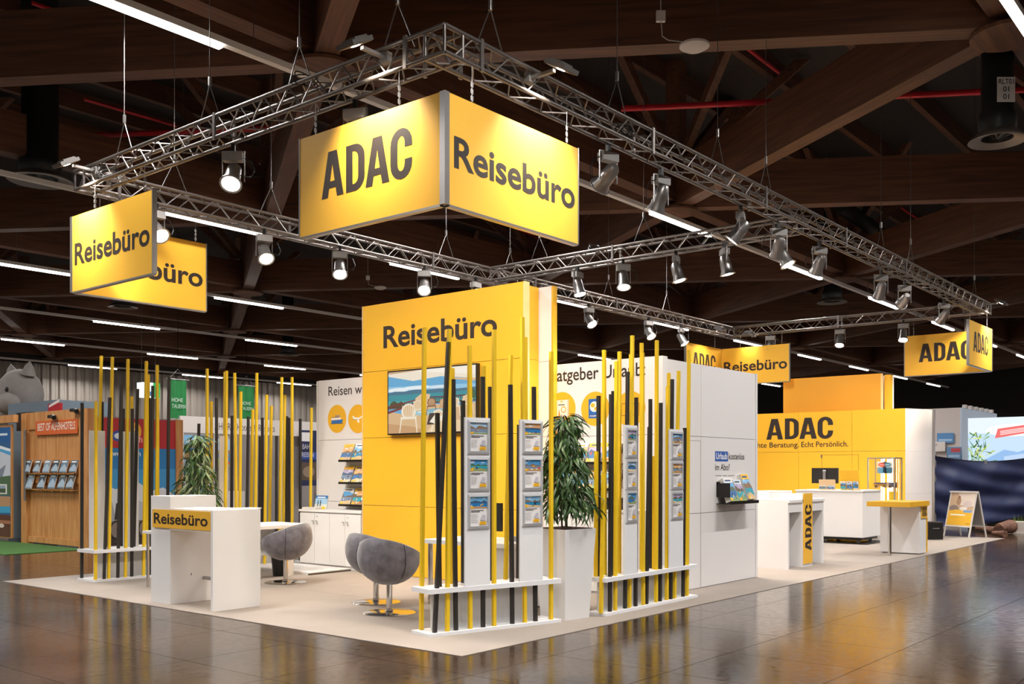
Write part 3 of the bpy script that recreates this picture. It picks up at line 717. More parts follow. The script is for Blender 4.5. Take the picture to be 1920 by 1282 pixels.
part('front_panel', BOX((17.72, 2.6, .01), (17.82, 5.06, 3.87)), mat('yellow_panel_plain', '#DE9C26', .5, noise=.02, nscale=2), at)
part('edge_strip', BOX((17.72, 2.575, .01), (17.82, 2.6, 3.87)), mat('warm_edge'), at)
part('side_panel', BOX((17.84, 2.42, .01), (18.02, 2.55, 3.84)), YEL, at)
part('rear_panel', BOX((18.02, 2.42, .01), (18.12, 5.06, 3.84)), WHITEW, at)

# ================================================================== ROD SCREENS
BRD = mat('white_board', '#EEEDEE', .4, noise=.015, nscale=4)
SIL = mat('silver_frame', '#DFE0E2', .3, .5, noise=.04)
def rod_screen(label, ox, oy, ang, length, depth, rods, boards, low, zs, holes=True):
    """ox,oy front left corner; rods: (colour, row, px base, px top, py top); boards: (px left, px right, py top, frames)"""
    t = thing('rod_screen', label, 'room divider', (ox, oy, .006), ang, 'dividers of black and yellow rods')
    dx, dy = math.cos(ang), math.sin(ang); nx, ny = -dy, dx
    part('base_board', BOX((-.04, -.02, 0), (length, depth, .03)), BRD, t)
    part('shelf_board', BOX((-.04, -.02, zs-.045), (length, depth, zs)), BRD, t)
    part('lower_panel', BOX((low[0], depth*.55, .03), (low[1], depth*.55+.02, zs-.045)), BRD, t)
    s = .017
    rows = {'f': .035, 'm': depth*.42, 'b': depth-.045, 'B': depth-.045}
    for (c, row, xb, xt, yt) in rods:
        yy = rows[row]; px, py = ox+nx*yy, oy+ny*yy
        a, _ = online(xb, 1000, px, py, dx, dy); b, zt = online(xt, yt, px, py, dx, dy)
        zt -= .006; z0 = .03 if row in 'fB' else zs
        m2 = MB().hexa([(a-s, yy-s, z0), (a+s, yy-s, z0), (a+s, yy+s, z0), (a-s, yy+s, z0)], [(b-s, yy-s, zt), (b+s, yy-s, zt), (b+s, yy+s, zt), (b-s, yy+s, zt)])
        part('yellow_rod' if c == 'y' else 'black_rod', m2, YELR if c == 'y' else BLKR, t)
    for (xl, xr, yt, frames) in boards:
        yb = -.012 if frames is not None else depth*.5
        px, py = ox+nx*yb, oy+ny*yb
        a, z1 = online(xl, yt, px, py, dx, dy); b, z2 = online(xr, yt, px, py, dx, dy); zt = (z1+z2)/2
        part('display_board', BOX((a, yb, zs), (b, yb+.02, zt)), BRD, t)
        for (f0, f1) in (frames or []):
            fa, fb = a+.025, b-.012
            _, za = online((xl+xr)/2, f1, px, py, dx, dy); _, zb = online((xl+xr)/2, f0, px, py, dx, dy)
            Mf = frameM((fa, yb, za), (1, 0, 0), (0, 0, 1)); fw, fh = fb-fa, zb-za; k = .026
            m2 = MB()
            for q in (((0, 0), (fw, 0), (fw-k, k), (k, k)), ((fw, 0), (fw, fh), (fw-k, fh-k), (fw-k, k)), ((fw, fh), (0, fh), (k, fh-k), (fw-k, fh-k)), ((0, fh), (0, 0), (k, k), (k, fh-k))):
                (ax, ay), (bx, by), (cx, cy), (ex, ey) = q
                m2.add([(ax, ay, 0), (bx, by, 0), (ax, ay, .012), (bx, by, .012), (cx, cy, .016), (ex, ey, .016), (cx, cy, .003), (ex, ey, .003)], [(0, 1, 3, 2), (2, 3, 4, 5), (5, 4, 6, 7)], 0, Mf)
            fr = part('poster_frame', m2, SIL, t)
            picture('offer_sheet', fr, Mf @ Matrix.Translation((k, k, 0)), fw-2*k, fh-2*k, poster_sheet(rng))
    return t
rng = random.Random(11)
FRONT = [('y', 'B', 790, 796, 614), ('b', 'f', 815, 841, 641), ('b', 'm', 824, 820, 774), ('y', 'f', 838.6, 842.6, 617), ('y', 'b', 846, 848, 690), ('b', 'f', 854.7, 849.6, 711), ('b', 'b', 868.7, 868, 751),
         ('y', 'f', 881.6, 880.5, 648), ('b', 'f', 905.6, 905, 706), ('y', 'b', 907, 907, 686), ('b', 'b', 921, 919, 725), ('y', 'f', 926.3, 926.3, 618), ('y', 'b', 948, 958, 666), ('b', 'f', 960.4, 957, 721),
         ('b', 'b', 971.7, 973.5, 796), ('y', 'f', 984, 979.4, 595), ('y', 'b', 986, 985, 632), ('b', 'f', 1003.8, 1001, 725), ('y', 'f', 1033, 1033.6, 659)]
rod_screen('black and yellow rod screen at the near corner, beside the grey chairs', .51, .84, math.atan2(.46-.84, 1.98-.51), 1.52, .30, FRONT,
           [(872, 919, 784, [(788, 852), (857.6, 921.5), (927, 992.5)]), (975, 1018, 788, [(790, 852), (858, 920), (926, 987)])], (.10, 1.30), .44)
RIGHT = [('y', 'b', 1117, 1118, 846), ('y', 'f', 1126.9, 1131.6, 886), ('y', 'b', 1134, 1132.6, 656), ('b', 'b', 1122, 1122.3, 742), ('b', 'f', 1143.5, 1145.7, 739), ('b', 'm', 1148, 1150, 733), ('y', 'f', 1153.3, 1156, 677), ('y', 'b', 1161, 1161.6, 659),
         ('b', 'f', 1171.8, 1177, 697), ('y', 'f', 1180, 1185.7, 629), ('y', 'b', 1184, 1183, 664), ('b', 'f', 1191.5, 1193, 745), ('y', 'f', 1206, 1204.5, 661), ('y', 'b', 1203, 1203, 643), ('b', 'b', 1219, 1219.5, 748), ('b', 'f', 1212, 1217.7, 800),
         ('y', 'f', 1230, 1231.5, 638), ('y', 'm', 1226, 1227, 855), ('b', 'f', 1237.7, 1239, 755), ('y', 'f', 1250, 1252, 724), ('y', 'b', 1253, 1254, 699), ('b', 'f', 1257.3, 1260.4, 711), ('y', 'f', 1264.5, 1272.6, 695), ('b', 'f', 1280.6, 1284, 802), ('y', 'f', 1288, 1292, 656)]
rod_screen('black and yellow rod screen along the aisle, right of the white planter', 2.62, .33, R(.5), 1.98, .22, RIGHT,
           [(1171, 1195, 798, [(803, 859), (862, 918), (921, 980)]), (1256, 1281, 806, [(810, 862), (866, 918), (922, 974)])], (.04, 1.85), .40)
LEFT = [('b', 'B', 153.3, 154, 755), ('y', 'f', 179, 180, 752), ('y', 'b', 183, 190, 667), ('b', 'b', 189, 191.6, 753), ('b', 'f', 195, 206, 745), ('y', 'f', 203.6, 210.6, 669), ('b', 'f', 220.7, 227.6, 719), ('b', 'b', 228, 231, 766), ('y', 'f', 235, 240, 673),
        ('y', 'b', 245, 247, 743), ('b', 'f', 247, 248, 766), ('b', 'm', 251, 258, 729), ('y', 'f', 269, 274.5, 677), ('y', 'b', 276, 278, 702), ('b', 'b', 279, 280, 746), ('b', 'f', 282.4, 286.6, 723), ('y', 'f', 293, 294.8, 684), ('y', 'b', 296, 295.5, 746), ('b', 'f', 313, 317, 707)]
rod_screen('black and yellow rod screen at the left edge of the carpet', .76, 7.49, 0., 1.6, .45, LEFT, [(168, 197, 808, None), (232, 260, 810, None)], (.1, 1.45), .44)
BACK = [('b', 'b', 369, 373, 794), ('y', 'f', 388, 388.4, 691), ('y', 'b', 397, 396, 752), ('b', 'f', 406, 406, 746), ('y', 'f', 421, 425, 695), ('y', 'b', 420, 422, 697), ('b', 'b', 434, 435, 779), ('y', 'f', 444, 440, 699), ('y', 'f', 449, 451.6, 734), ('b', 'f', 462, 465.6, 781),
        ('y', 'b', 470, 474, 767), ('y', 'f', 478, 481.6, 699), ('b', 'm', 486, 488, 818), ('b', 'b', 492, 492, 783), ('y', 'f', 496, 500, 740), ('y', 'b', 505, 509, 761), ('b', 'f', 518, 518.7, 817), ('y', 'f', 523, 528.4, 707), ('y', 'b', 531, 534, 740),
        ('b', 'b', 537, 538, 780), ('b', 'm', 542, 542, 783), ('y', 'f', 548, 547.6, 707), ('b', 'f', 563, 563, 785), ('y', 'f', 581, 584, 764)]
rod_screen('black and yellow rod screen at the back edge, behind the left desk', 2.45, 7.62, 0., 2.4, .3, BACK, [(412, 428, 818, None)], (.1, 2.2), .44)

# ================================================================== COUNTERS
xb = atY(405, 930, 4.68)[0]
cl = thing('counter', 'white promotion counter with yellow travel sign at the front left', 'counter', (0, 0, .006))
part('tall_cabinet', BOX((.18, 4.68, 0), (xb, 5.09, 1.24)), WHITE, cl)
part('side_panel', BOX((.15, 3.79, 0), (.77, 3.83, 1.10)), WHITE, cl)
part('counter_top', BOX((.18, 3.83, 1.06), (.77, 4.68, 1.10)), WHITE, cl)
part('front_apron', BOX((.165, 3.83, .86), (.185, 4.68, 1.06)), WHITE, cl)
part('sign_plate', MB().box((.155, 3.85, .875), (.165, 5.02, 1.085)), YELS, cl)
lettering('lettering', 'Reisebüro', cl, FX(.155, 0, 0), -4.985, 1.09, .925, .12, INK, .022)
part('foot_bar', MB().tube((.62, 3.83, .27), (.62, 4.68, .27), .022, 12), ALU, cl)
for yy in (4.0, 4.2): part('screw_hole', MB().tube((.45, 4.679, .12+yy*.05), (.45, 4.676, .12+yy*.05), .008, 8), GREYPL, cl)
for k, (x, y, a, nm) in enumerate(((.38, 4.46, .2, 'loose white leaflets lying by the tall end of the left counter'), (.42, 4.2, -.3, 'white open leaflet lying on the middle of the left counter'), (.7, 3.98, .1, 'small flat tray at the back edge of the left counter'))):
    m2 = MB().box((-.15, -.11, 0), (.15, .11, .004)).box((-.14, -.1, .004), (.15, .1, .008))
    tag(part('leaflet', m2, flat('#F1EFEC'), None, Matrix.Translation((x, y, 1.1065)) @ Matrix.Rotation(a, 4, 'Z')), nm, 'leaflet', 'leaflets on the left counter')

cr_ = thing('counter', 'white promotion counter with upright yellow logo strip, beside the white side wall', 'counter', (0, 0, .006))
part('side_panel', BOX((8.43, .86, 0), (8.48, 1.75, 1.03)), WHITE, cr_); part('side_panel', BOX((9.80, .86, 0), (9.85, 1.75, 1.03)), WHITE, cr_)
part('back_panel', BOX((8.48, 1.2, .03), (9.80, 1.24, 1.05)), WHITE, cr_)
part('counter_top', BOX((8.43, .84, 1.03), (9.85, 1.75, 1.075)), WHITE, cr_)
part('front_apron', BOX((8.48, .86, .88), (9.80, .88, 1.03)), WHITE, cr_)
part('riser', BOX((8.7, 1.3, 1.075), (9.6, 1.7, 1.2)), WHITE, cr_)
xa, xc = atY(1508, 940, .82)[0], atY(1524, 940, .82)[0]
part('strip_post', BOX((xa-.02, .84, 0), (xc+.03, 1.2, 1.16)), WHITE, cr_)
part('logo_strip', BOX((xa, .825, .05), (xc, .84, 1.17)), YELS, cr_)
Mv = frameM((xa, .825, .2), (0, 0, 1), (-1, 0, 0))
lettering('lettering', 'ADAC', cr_, Mv, .05, .74, -(xc-xa)*.86, (xc-xa)*.72, INK, 0)

rc = thing('counter', 'white reception counter on a low black dolly in front of the far yellow wall', 'counter', (0, 0, .006))
part('counter_body', BOX((14.42, 1.85, .13), (15.5, 3.3, 1.09)), WHITE, rc)
part('counter_top', BOX((14.4, 1.83, 1.09), (15.52, 3.32, 1.12)), WHITE, rc)
part('side_wing', BOX((14.42, 3.3, .13), (15.0, 4.4, 1.0)), WHITE, rc)
part('dolly_frame', BOX((14.5, 1.9, .07), (15.45, 4.3, .12)), BLACK, rc)
part('dolly_mat', BOX((14.25, 1.7, .0), (15.6, 4.4, .012)), BLACK, rc)
for x in (14.6, 15.3):
    for y in (2.0, 2.7, 3.2, 4.2): part('castor', MB().tube((x-.02, y, .045), (x+.02, y, .045), .035, 10).box((x-.03, y-.02, .045), (x+.03, y+.02, .08)), GREYPL, rc)

mo = thing('monitor', 'black flat monitor seen from behind on the white reception counter', 'monitor', (15.15, 2.95, 1.128))
part('screen_back', BOX((0, -.02-.28, .13), (.04, .30, .47)), BLACK, mo)
part('stand_foot', BOX((-.09, -.12, 0), (.1, .12, .012)), ALU, mo); part('stand_arm', BOX((-.035, -.03, .012), (-.005, .03, .40)), ALU, mo); part('stand_hinge', MB().tube((-.02, -.035, .4), (-.02, .035, .4), .025, 10), ALU, mo)
def leaflet_stand(label, x, y, z, w, h, cols, kind):
    t = thing('leaflet_stand', label, 'leaflet stand', (x, y, z), 0, 'leaflet stands on the reception counter')
    Mt = Matrix.Rotation(R(-8), 4, 'Y')
    part('back_card', MB().box((0, -w, 0), (.01, 0, h), M=Mt), flat(kind), t); part('foot', BOX((-.06, -w, 0), (.08, 0, .006)), flat('#F0E7D4'), t)
    for k in range(cols):
        cw = w/cols
        lf = part('leaflet', MB().box((-.035, -k*cw-cw*.92, .006), (-.02, -k*cw-cw*.08, h*.45), M=Mt), flat('#F3F0EA'), t)
        picture('cover_print', lf, Mt @ frameM((-.035, -k*cw-cw*.08, .006), (0, -1, 0), (0, 0, 1)), cw*.84, h*.45-.006, cover(rng))
leaflet_stand('small leaflet stand with two brochures left of the reception monitor stand', 14.62, 2.86, 1.128, .36, .22, 2, '#E9C79A')
leaflet_stand('large yellow leaflet stand with three brochures on the reception counter', 14.55, 2.36, 1.128, .40, .42, 3, '#F7BE2B')

# ---- yellow topped high table
tx0, tx1 = atY(1706, 945, .08)[0], atY(1743, 945, .08)[0]; wl = atX(1625, 945, tx0)[0]-.08; lx = tx1-tx0
bx0 = atY(1725, 1000, .12)[0]-tx0; bw = atX(1650, 1000, tx0+bx0)[0]-.08
yt = thing('high_table', 'high table with thick yellow top, white body and one steel leg', 'table', (tx0, .08, .006))
part('table_top', BOX((0, 0, .885), (lx, wl, .975)), YEL, yt)
part('body', BOX((bx0, .05, .02), (lx-.04, bw, .885)), WHITE, yt)
part('plinth', BOX((bx0+.04, .08, 0), (lx-.07, bw-.03, .02)), GREYPL, yt)
part('leg', MB().tube((.09, .38, .0), (.09, .38, .885), .03, 16).lathe([(.034, 0), (.034, .02)], 16, M=Matrix.Translation((.09, .38, 0))), CHROME, yt)
part('sign_plate', BOX((bx0+.08, .035, .66), (lx-.02, .05, .885)), YELS, yt)
part('edge_strip', BOX((lx-.04, .03, .02), (lx-.02, .07, .66)), YEL, yt)
lettering('lettering', 'ADAC', yt, FY(0, .035, 0), bx0+.11, lx-bx0-.16, .69, .17, INK, 0)

# ---- glass display case
gx, gy = 15.75, 1.45
GLASS = mat('clear_glass', (.95, .97, .97), .02, trans=1., alpha=.18)
y1g, y0g = atX(1626, 900, gx)[0], atX(1678, 900, gx)[0]; zg = atX(1650, 858, gx)[1]
dc = thing('display_case', 'lit glass display case with aluminium frame behind the high table', 'display case', (gx, y0g, .006))
gw = y1g-y0g; gd = .5; zb = .78
part('plinth', BOX((0, 0, 0), (gd, gw, zb)), WHITE, dc)
for a in (0, gd-.025):
    for b in (0, gw-.025): part('corner_post', BOX((a, b, zb), (a+.025, b+.025, zg)), ALU, dc)
for z in (zb, zg-.025):
    m2 = MB().box((0, .025, z), (.025, gw-.025, z+.025)).box((gd-.025, .025, z), (gd, gw-.025, z+.025)).box((.025, 0, z), (gd-.025, .025, z+.025)).box((.025, gw-.025, z), (gd-.025, gw, z+.025)); part('rail_frame', m2, ALU, dc)
for z in (zb+.36, zb+.68): part('glass_shelf', BOX((.03, .03, z), (gd-.03, gw-.03, z+.008)), GLASS, dc)
part('glass_pane', BOX((.008, .025, zb+.025), (.012, gw-.025, zg-.025)), GLASS, dc); part('glass_pane', BOX((.025, .008, zb+.025), (gd-.025, .012, zg-.025)), GLASS, dc)
LEDM = mat('case_lamp', (1, .93, .8), .4, emit=14.)
for yy in (.32, .62): part('lamp_strip', BOX((gd-.06, gw*yy, zb+.04), (gd-.045, gw*yy+.03, zg-.03)), LEDM, dc)
def case_item(nm, label, cat, mb, m, M, pic=None):
    o = part(nm, mb, m, None, M); tag(o, label, cat, 'goods in the glass display case'); return o
base = Matrix.Translation((gx, y0g, .006))
for k, (yy, c1, c2, lb) in enumerate(((.42, '#E8563A', '#5FA3C8', 'red and blue picture card standing on the top shelf of the display case'), (.2, '#3E8FA8', '#2E6C88', 'teal picture card standing on the top shelf of the display case'))):
    t = thing('picture_card', lb, 'card', (gx+.2, y0g+yy*gw+.2, zb+.70), 0, 'goods in the glass display case')
    part('card', BOX((0, -.2, 0), (.012, 0, .26)), flat('#F0ECE4'), t)
    picture('card_print', t, FX(0, 0, 0), .2, .26, [('#F4EFE8', rect(0, 0, 1, 1)), (c2, rect(0, 0, 1, .5)), (c1, disc(.5, .72, .38, .18)), ('#F4EFE8', rect(.3, .7, .7, .75))])
for k, (yy, lg, c, lb) in enumerate(((.40, .3, '#B98A3C', 'larger toy bus on the middle shelf of the display case'), (.1, .15, '#6B6470', 'smaller toy car on the middle shelf of the display case'))):
    t = thing('toy_vehicle', lb, 'toy', (gx+.22, y0g+yy*gw, zb+.378), 0, 'goods in the glass display case')
    part('body', BOX((0, 0, .03), (.1, lg, .12)), flat(c), t); part('window_band', BOX((-.002, .01, .085), (.102, lg-.01, .11)), flat('#3A4C7A'), t)
    for q in (.2, .8): part('wheel', MB().tube((-.004, lg*q, .03), (.104, lg*q, .03), .03, 12), BLACK, t)
tag(part('yellow_cylinder', MB().lathe([(.0, 0), (.05, 0), (.05, .25), (.045, .27), (0, .27)], 16), YELR, None, Matrix.Translation((gx+.2, y0g+gw*.22, .006+zb+.026))), 'small yellow tin standing at the bottom of the display case', 'tin')

# ---- A-board
A0, A1 = Vector(atz(1768, 1005)), Vector(atz(1817, 1009)); dv = (A1-A0)
ab = thing('pavement_sign', 'white framed folding pavement sign with a yellow poster by the blue tarpaulin', 'sign', (A0.x, A0.y, .006), math.atan2(dv.y, dv.x))
aw = dv.length; th = R(13); ah = 1.08
FRW = mat('white_frame', '#DAD4CC', .4, noise=.02)
for s, off in ((1, 0.), (-1, .52)):
    Ms = Matrix.Translation((0, off, 0)) @ Matrix.Rotation(-s*th, 4, 'X')
    for a, b in (((0, 0, 0), (.035, .02, ah)), ((aw-.035, 0, 0), (aw, .02, ah)), ((.035, 0, ah-.035), (aw-.035, .02, ah)), ((.035, 0, .24), (aw-.035, .02, .275))):
        part('frame_bar', MB().box(a, b, M=Ms), FRW, ab)
    part('board', MB().box((.035, .006, .275), (aw-.035, .014, ah-.035), M=Ms), GREYPL, ab)
    if s == 1:
        Mp = Ms @ frameM((.035, .006, .275), (1, 0, 0), (0, 0, 1))
        S_ = [('#F5BC2B', rect(0, 0, 1, 1)), ('#C9A989', rect(0, .42, 1, 1)), ('#E6D6C6', [(.3, 1), (1, 1), (1, .6), (.45, .62)]), ('#A98463', disc(.36, .74, .1, .12)), ('#8B5F48', disc(.36, .86, .055, .05)), ('#D4C3BE', disc(.75, .66, .18, .1)), ('#8C7A72', disc(.2, .52, .2, .1)), ('#F0E6DA', disc(.6, .52, .16, .06)),
              ('#F5BC2B', [(0, 0), (1, 0), (1, .42), (.3, .48), (0, .44)]), ('#7FA6CF', rect(.62, .40, .96, .47)), ('#FFF3D6', rect(.1, .30, .72, .345)), ('#D9A325', rect(.1, .24, .5, .255)), ('#B98512', rect(.8, .05, .95, .075))]
        picture('poster', ab, Mp, aw-.07, ah-.31, S_, label='yellow poster with a family photograph')
part('hinge_bar', MB().box((0, .2, ah*math.cos(th)-.03), (aw, .30, ah*math.cos(th)+.005)), FRW, ab)

# black bin
bb = thing('black_case', 'black case standing on the carpet right of the high table', 'case', (*atz(1754, 1012), .006), ANG-R(90))
part('body', BOX((-.16, 0, .01), (.17, .4, .36)), BLACK, bb); part('lid', BOX((-.165, -.004, .36), (.175, .404, .39)), mat('dark_lid', '#2A2523', .5, noise=.1), bb); part('handle', MB().path([(-.06, -.01, .25), (-.06, -.03, .25), (.07, -.03, .25), (.07, -.01, .25)], .008), GREYPL, bb)

# ================================================================== PLANTERS
LEAF = [mat('leaf_dark', '#2E4A20', .42, noise=.2, nscale=8), mat('leaf_mid', '#3F5C28', .42, noise=.2, nscale=8), mat('leaf_pale', '#8A9A6A', .45, noise=.2, nscale=8)]
def leaf_me(L, wd, m, droop):
    vs = []; n = 5
    for i in range(n+1):
        u = i/n; w_ = wd*math.sin(math.pi*min(1, u*.93+.06))**.8 if 0 < i < n else .001
        x = L*u*math.cos(droop*u); z = -L*u*math.sin(droop*u)*.9
        vs += [(x, -w_, z+.15*w_), (x, 0, z-.12*w_), (x, w_, z+.15*w_)]
    fs = []
    for i in range(n):
        o_ = i*3; fs += [(o_, o_+1, o_+4, o_+3), (o_+1, o_+2, o_+5, o_+4)]
    mb = MB(); mb.add(vs, fs, 0, None, True); return mb
def planter(label, plabel, x, y, wt, wbm, hp, tot, spread, nleaf, extra, mats, seed, rz):
    rg = random.Random(seed)
    t = thing('planter', label, 'planter', (x, y, .006), rz, 'tall white planters')
    a, b = wt/2, wbm/2
    m2 = MB().hexa([(-b, -b, 0), (b, -b, 0), (b, b, 0), (-b, b, 0)], [(-a, -a, hp), (a, -a, hp), (a, a, hp), (-a, a, hp)]); part('pot', m2, WHITE, t)
    part('soil', BOX((-a+.02, -a+.02, hp), (a-.02, a-.02, hp+.006)), mat('soil', '#3A1F18', .9, noise=.3, nscale=40), t)
    p = thing('potted_plant', plabel, 'plant', (x, y, .006+hp+.006), rz, 'green plants with narrow leaves')
    H = tot-hp
    for k in range(3):
        ang = k*2.1; part('stem', MB().path([(.03*math.cos(ang), .03*math.sin(ang), 0), (.045*math.cos(ang+.5), .045*math.sin(ang+.5), H*.35), (.03*math.cos(ang+1), .03*math.sin(ang+1), H*.7), (.0, .01*k, H*(.98-.05*k))], .011, 6), mat('stem_bark', '#6E5A48', .8, noise=.2), p)
    mes = [leaf_me(L, w_, 0, d).mesh('leaf', mats[i % len(mats)]) for i, (L, w_, d) in enumerate(((.20, .011, .9), (.24, .013, 1.1), (.18, .011, .7), (.25, .012, 1.25), (.19, .012, .8), (.22, .011, 1.0)))]
    big = MB(); n = nleaf+extra
    for i in range(n):
        u = rg.random()**1.25; zz = H*(.14+.86*u); ang = i*2.39996+rg.uniform(-.4, .4)
        rr = spread*(.62*(1-u)**.8+.10)*math.sqrt(rg.uniform(.04, 1.))
        tilt = rg.uniform(.05, .85)-(.35 if u > .85 else 0)
        Ml = Matrix.Translation((rr*math.cos(ang), rr*math.sin(ang), zz+.06)) @ Matrix.Rotation(ang+rg.uniform(-.6, .6), 4, 'Z') @ Matrix.Rotation(tilt, 4, 'Y') @ Matrix.Rotation(rg.uniform(-.9, .9), 4, 'X')
        if i < nleaf: link('leaf', mes[rg.randrange(6)], p, Ml)
        else: q = leaf_me(rg.uniform(.2, .3), .013, 0, rg.uniform(.6, 1.2)); big.add(q.v, q.f, rg.randrange(len(mats)), Ml, True)
    m2 = MB()
    if extra: o_ = part('foliage', big, mats, p); o_['kind'] = 'stuff'
    return t
planter('tall tapered white planter between the two front rod screens', 'dense dark green plant in the white planter between the front rod screens', 2.28, .62, .46, .36, .93, 2.06, .42, 300, 420, LEAF[:2]+[LEAF[0]], 5, R(-8))
planter('white planter behind the left counter', 'pale striped green plant rising behind the left counter', 1.95, 6.9, .45, .36, .9, 1.98, .40, 300, 220, LEAF, 9, 0.)

# ================================================================== SEATING AND DESKS
def chair(label, x, y, face):
    t = thing('tub_chair', label, 'chair', (x, y, .006), face, 'grey velvet tub chairs')
    part('base_disc', MB().lathe([(.285, 0), (.285, .006), (.27, .012), (.05, .018), (.04, .03)], 36), CHROME, t)
    part('column', MB().lathe([(.04, .018), (.04, .045), (.033, .05), (.033, .36), (.06, .37)], 20), CHROME, t)
    # shell: egg cup cut by a slanting rim (low in front, high behind); front = +x
    n, k = 36, 10
    def outer(th, v):
        c = math.cos(th)
        rim = .81-.24*max(0., (c+1)/2)**1.1
        z = .315+(rim-.315)*v
        u = min(1., (z-.315)/.42)
        r = .325*math.sqrt(max(0., 1-((z-.60)/(.295 if z < .60 else .37))**2))+.012
        ex = 1.0+.04*(-c)
        return r*math.cos(th)*ex-.03*v*(1-c)*.5, r*math.sin(th)*1.0, z
    vs, fs = [], []
    for j in range(k+1):
        for i in range(n): vs.append(outer(2*math.pi*i/n, (j/k)**1.15))
    for j in range(k+1):
        for i in range(n):
            x_, y_, z_ = outer(2*math.pi*i/n, 1-(j/k)*.72); f = .86 if j > 0 else .93
            vs.append((x_*f, y_*f, z_+(.012 if j == 0 else -.0)))
    for j in range(2*k+1):
        for i in range(n): fs.append((j*n+i, j*n+(i+1) % n, (j+1)*n+(i+1) % n, (j+1)*n+i))
    m2 = MB(); m2.add(vs, fs, 0, None, True); m2.f.append([i for i in reversed(range(n))]); m2.m.append(0); m2.sm.append(True)
    m2.f.append([(2*k+1)*n+i for i in range(n)]); m2.m.append(0); m2.sm.append(True)
    me = m2.mesh('shell', FABG); me.polygons.foreach_set('use_smooth', [True]*len(me.polygons)); link('shell', me, t)
    part('seat_cushion', MB().lathe([(0, .40), (.24, .41), (.265, .44), (.25, .475), (.18, .49), (0, .492)], 28), FABG, t)
    for s_ in (-1, 1):
        pts = []
        for j in range(7):
            p = outer(s_*2.05, .05+.95*j/6); pts.append((p[0]*1.012, p[1]*1.012, p[2]))
        part('seam', MB().path(pts, .0035, 4), mat('dark_seam', '#2E2A2C', .9, noise=.1), t)
chair('grey velvet tub chair beside the left desk', 2.38, 5.43, R(112))
chair('grey velvet tub chair in front, next to the near rod screen', 1.31, 2.25, R(16))
chair('grey velvet tub chair half hidden behind the front chair', 1.8, 2.99, R(-4))

# right desk by the tower
dr = thing('desk', 'white desk with steel tube legs behind the near rod screen', 'desk', (0, 0, .006))
part('desk_top', BOX((2.05, 1.22, .70), (2.85, 2.5, .745)), WHITE, dr)
for x, y in ((2.12, 2.42), (2.78, 2.42)): part('leg', MB().tube((x, y, 0), (x, y, .70), .03, 16), CHROME, dr)
part('drawer_cabinet', BOX((2.1, 1.26, .02), (2.8, 1.66, .70)), WHITE, dr)
for k in range(3): part('drawer_front', BOX((2.1, 1.662, .05+k*.215), (2.78, 1.672, .25+k*.215)), WHITE, dr)
m_ = thing('monitor', 'black monitor seen from behind on the desk behind the near rod screen', 'monitor', (2.45, 1.92, .752))
part('stand_foot', BOX((-.1, -.12, 0), (.1, .12, .012)), BLACK, m_); part('stand_arm', BOX((-.02, -.03, .012), (.01, .03, .2)), BLACK, m_); part('screen_back', BOX((.01, -.27, .1), (.05, .27, .42)), BLACK, m_)
tag(part('phone', MB().box((-.07, -.09, 0), (.07, .09, .03)).box((-.06, -.085, .03), (-.01, .085, .055)), GREYPL, None, Matrix.Translation((2.5, 1.45, .752))), 'small grey desk phone on the right end of the desk', 'phone')

# left desk
dl = thing('desk', 'white desk with rounded end and curved side panel at the left', 'desk', (0, 0, .006))
pts = [(2.25, 6.05), (3.1, 6.05)] + [(3.1+.28*math.sin(R(a)), 6.33-.28*math.cos(R(a))) for a in range(15, 91, 15)] + [(3.38, 7.0), (2.25, 7.0)]
part('desk_top', MB().prism(pts, .70, .745), WHITE, dl)
m2 = MB(); arc_ = [(2.84+.34*math.sin(R(a)), 6.40-.34*math.cos(R(a))) for a in range(0, 91, 10)]
for (ax, ay), (bx, by) in zip(arc_[:-1], arc_[1:]): m2.add([(ax, ay, 0), (bx, by, 0), (bx, by, .70), (ax, ay, .70), (ax*.985+.043, ay*.985+.1, 0), (bx*.985+.043, by*.985+.1, 0), (bx*.985+.043, by*.985+.1, .7), (ax*.985+.043, ay*.985+.1, .7)], [(0, 1, 2, 3), (7, 6, 5, 4)], 0, None, True)
part('curved_panel', m2, WHITE, dl)
part('modesty_panel', BOX((2.25, 6.55, .28), (3.0, 6.57, .70)), WHITE, dl)
part('leg', MB().tube((2.35, 6.15, 0), (2.35, 6.15, .70), .025, 14), CHROME, dl); part('leg', MB().tube((2.55, 6.75, 0), (2.55, 6.75, .70), .025, 14), CHROME, dl)
tag(part('waste_bin', MB().lathe([(.11, 0), (.135, .3), (.135, .31), (.125, .31), (.1, .02)], 20), BLACK, None, Matrix.Translation((*atz(526, 1079), .006))), 'black waste bin under the left desk', 'bin')
tag(part('desk_speaker', MB().box((-.09, -.13, 0), (.09, .13, .05)).box((-.05, -.13, .05), (.03, .13, .36)), BLACK, None, Matrix.Translation((1.15, 6.05, .745+.01))), 'dark box shape seen just over the top of the left counter', 'monitor')
dk = thing('side_table', 'low white table behind the left counter carrying the dark box', 'table', (1.15, 6.05, .006))
part('table_top', BOX((-.3, -.4, .71), (.3, .4, .745)), WHITE, dk)
for a in (-.25, .25):
    for b in (-.35, .35): part('leg', MB().tube((a, b, 0), (a, b, .71), .02, 10), CHROME, dk)

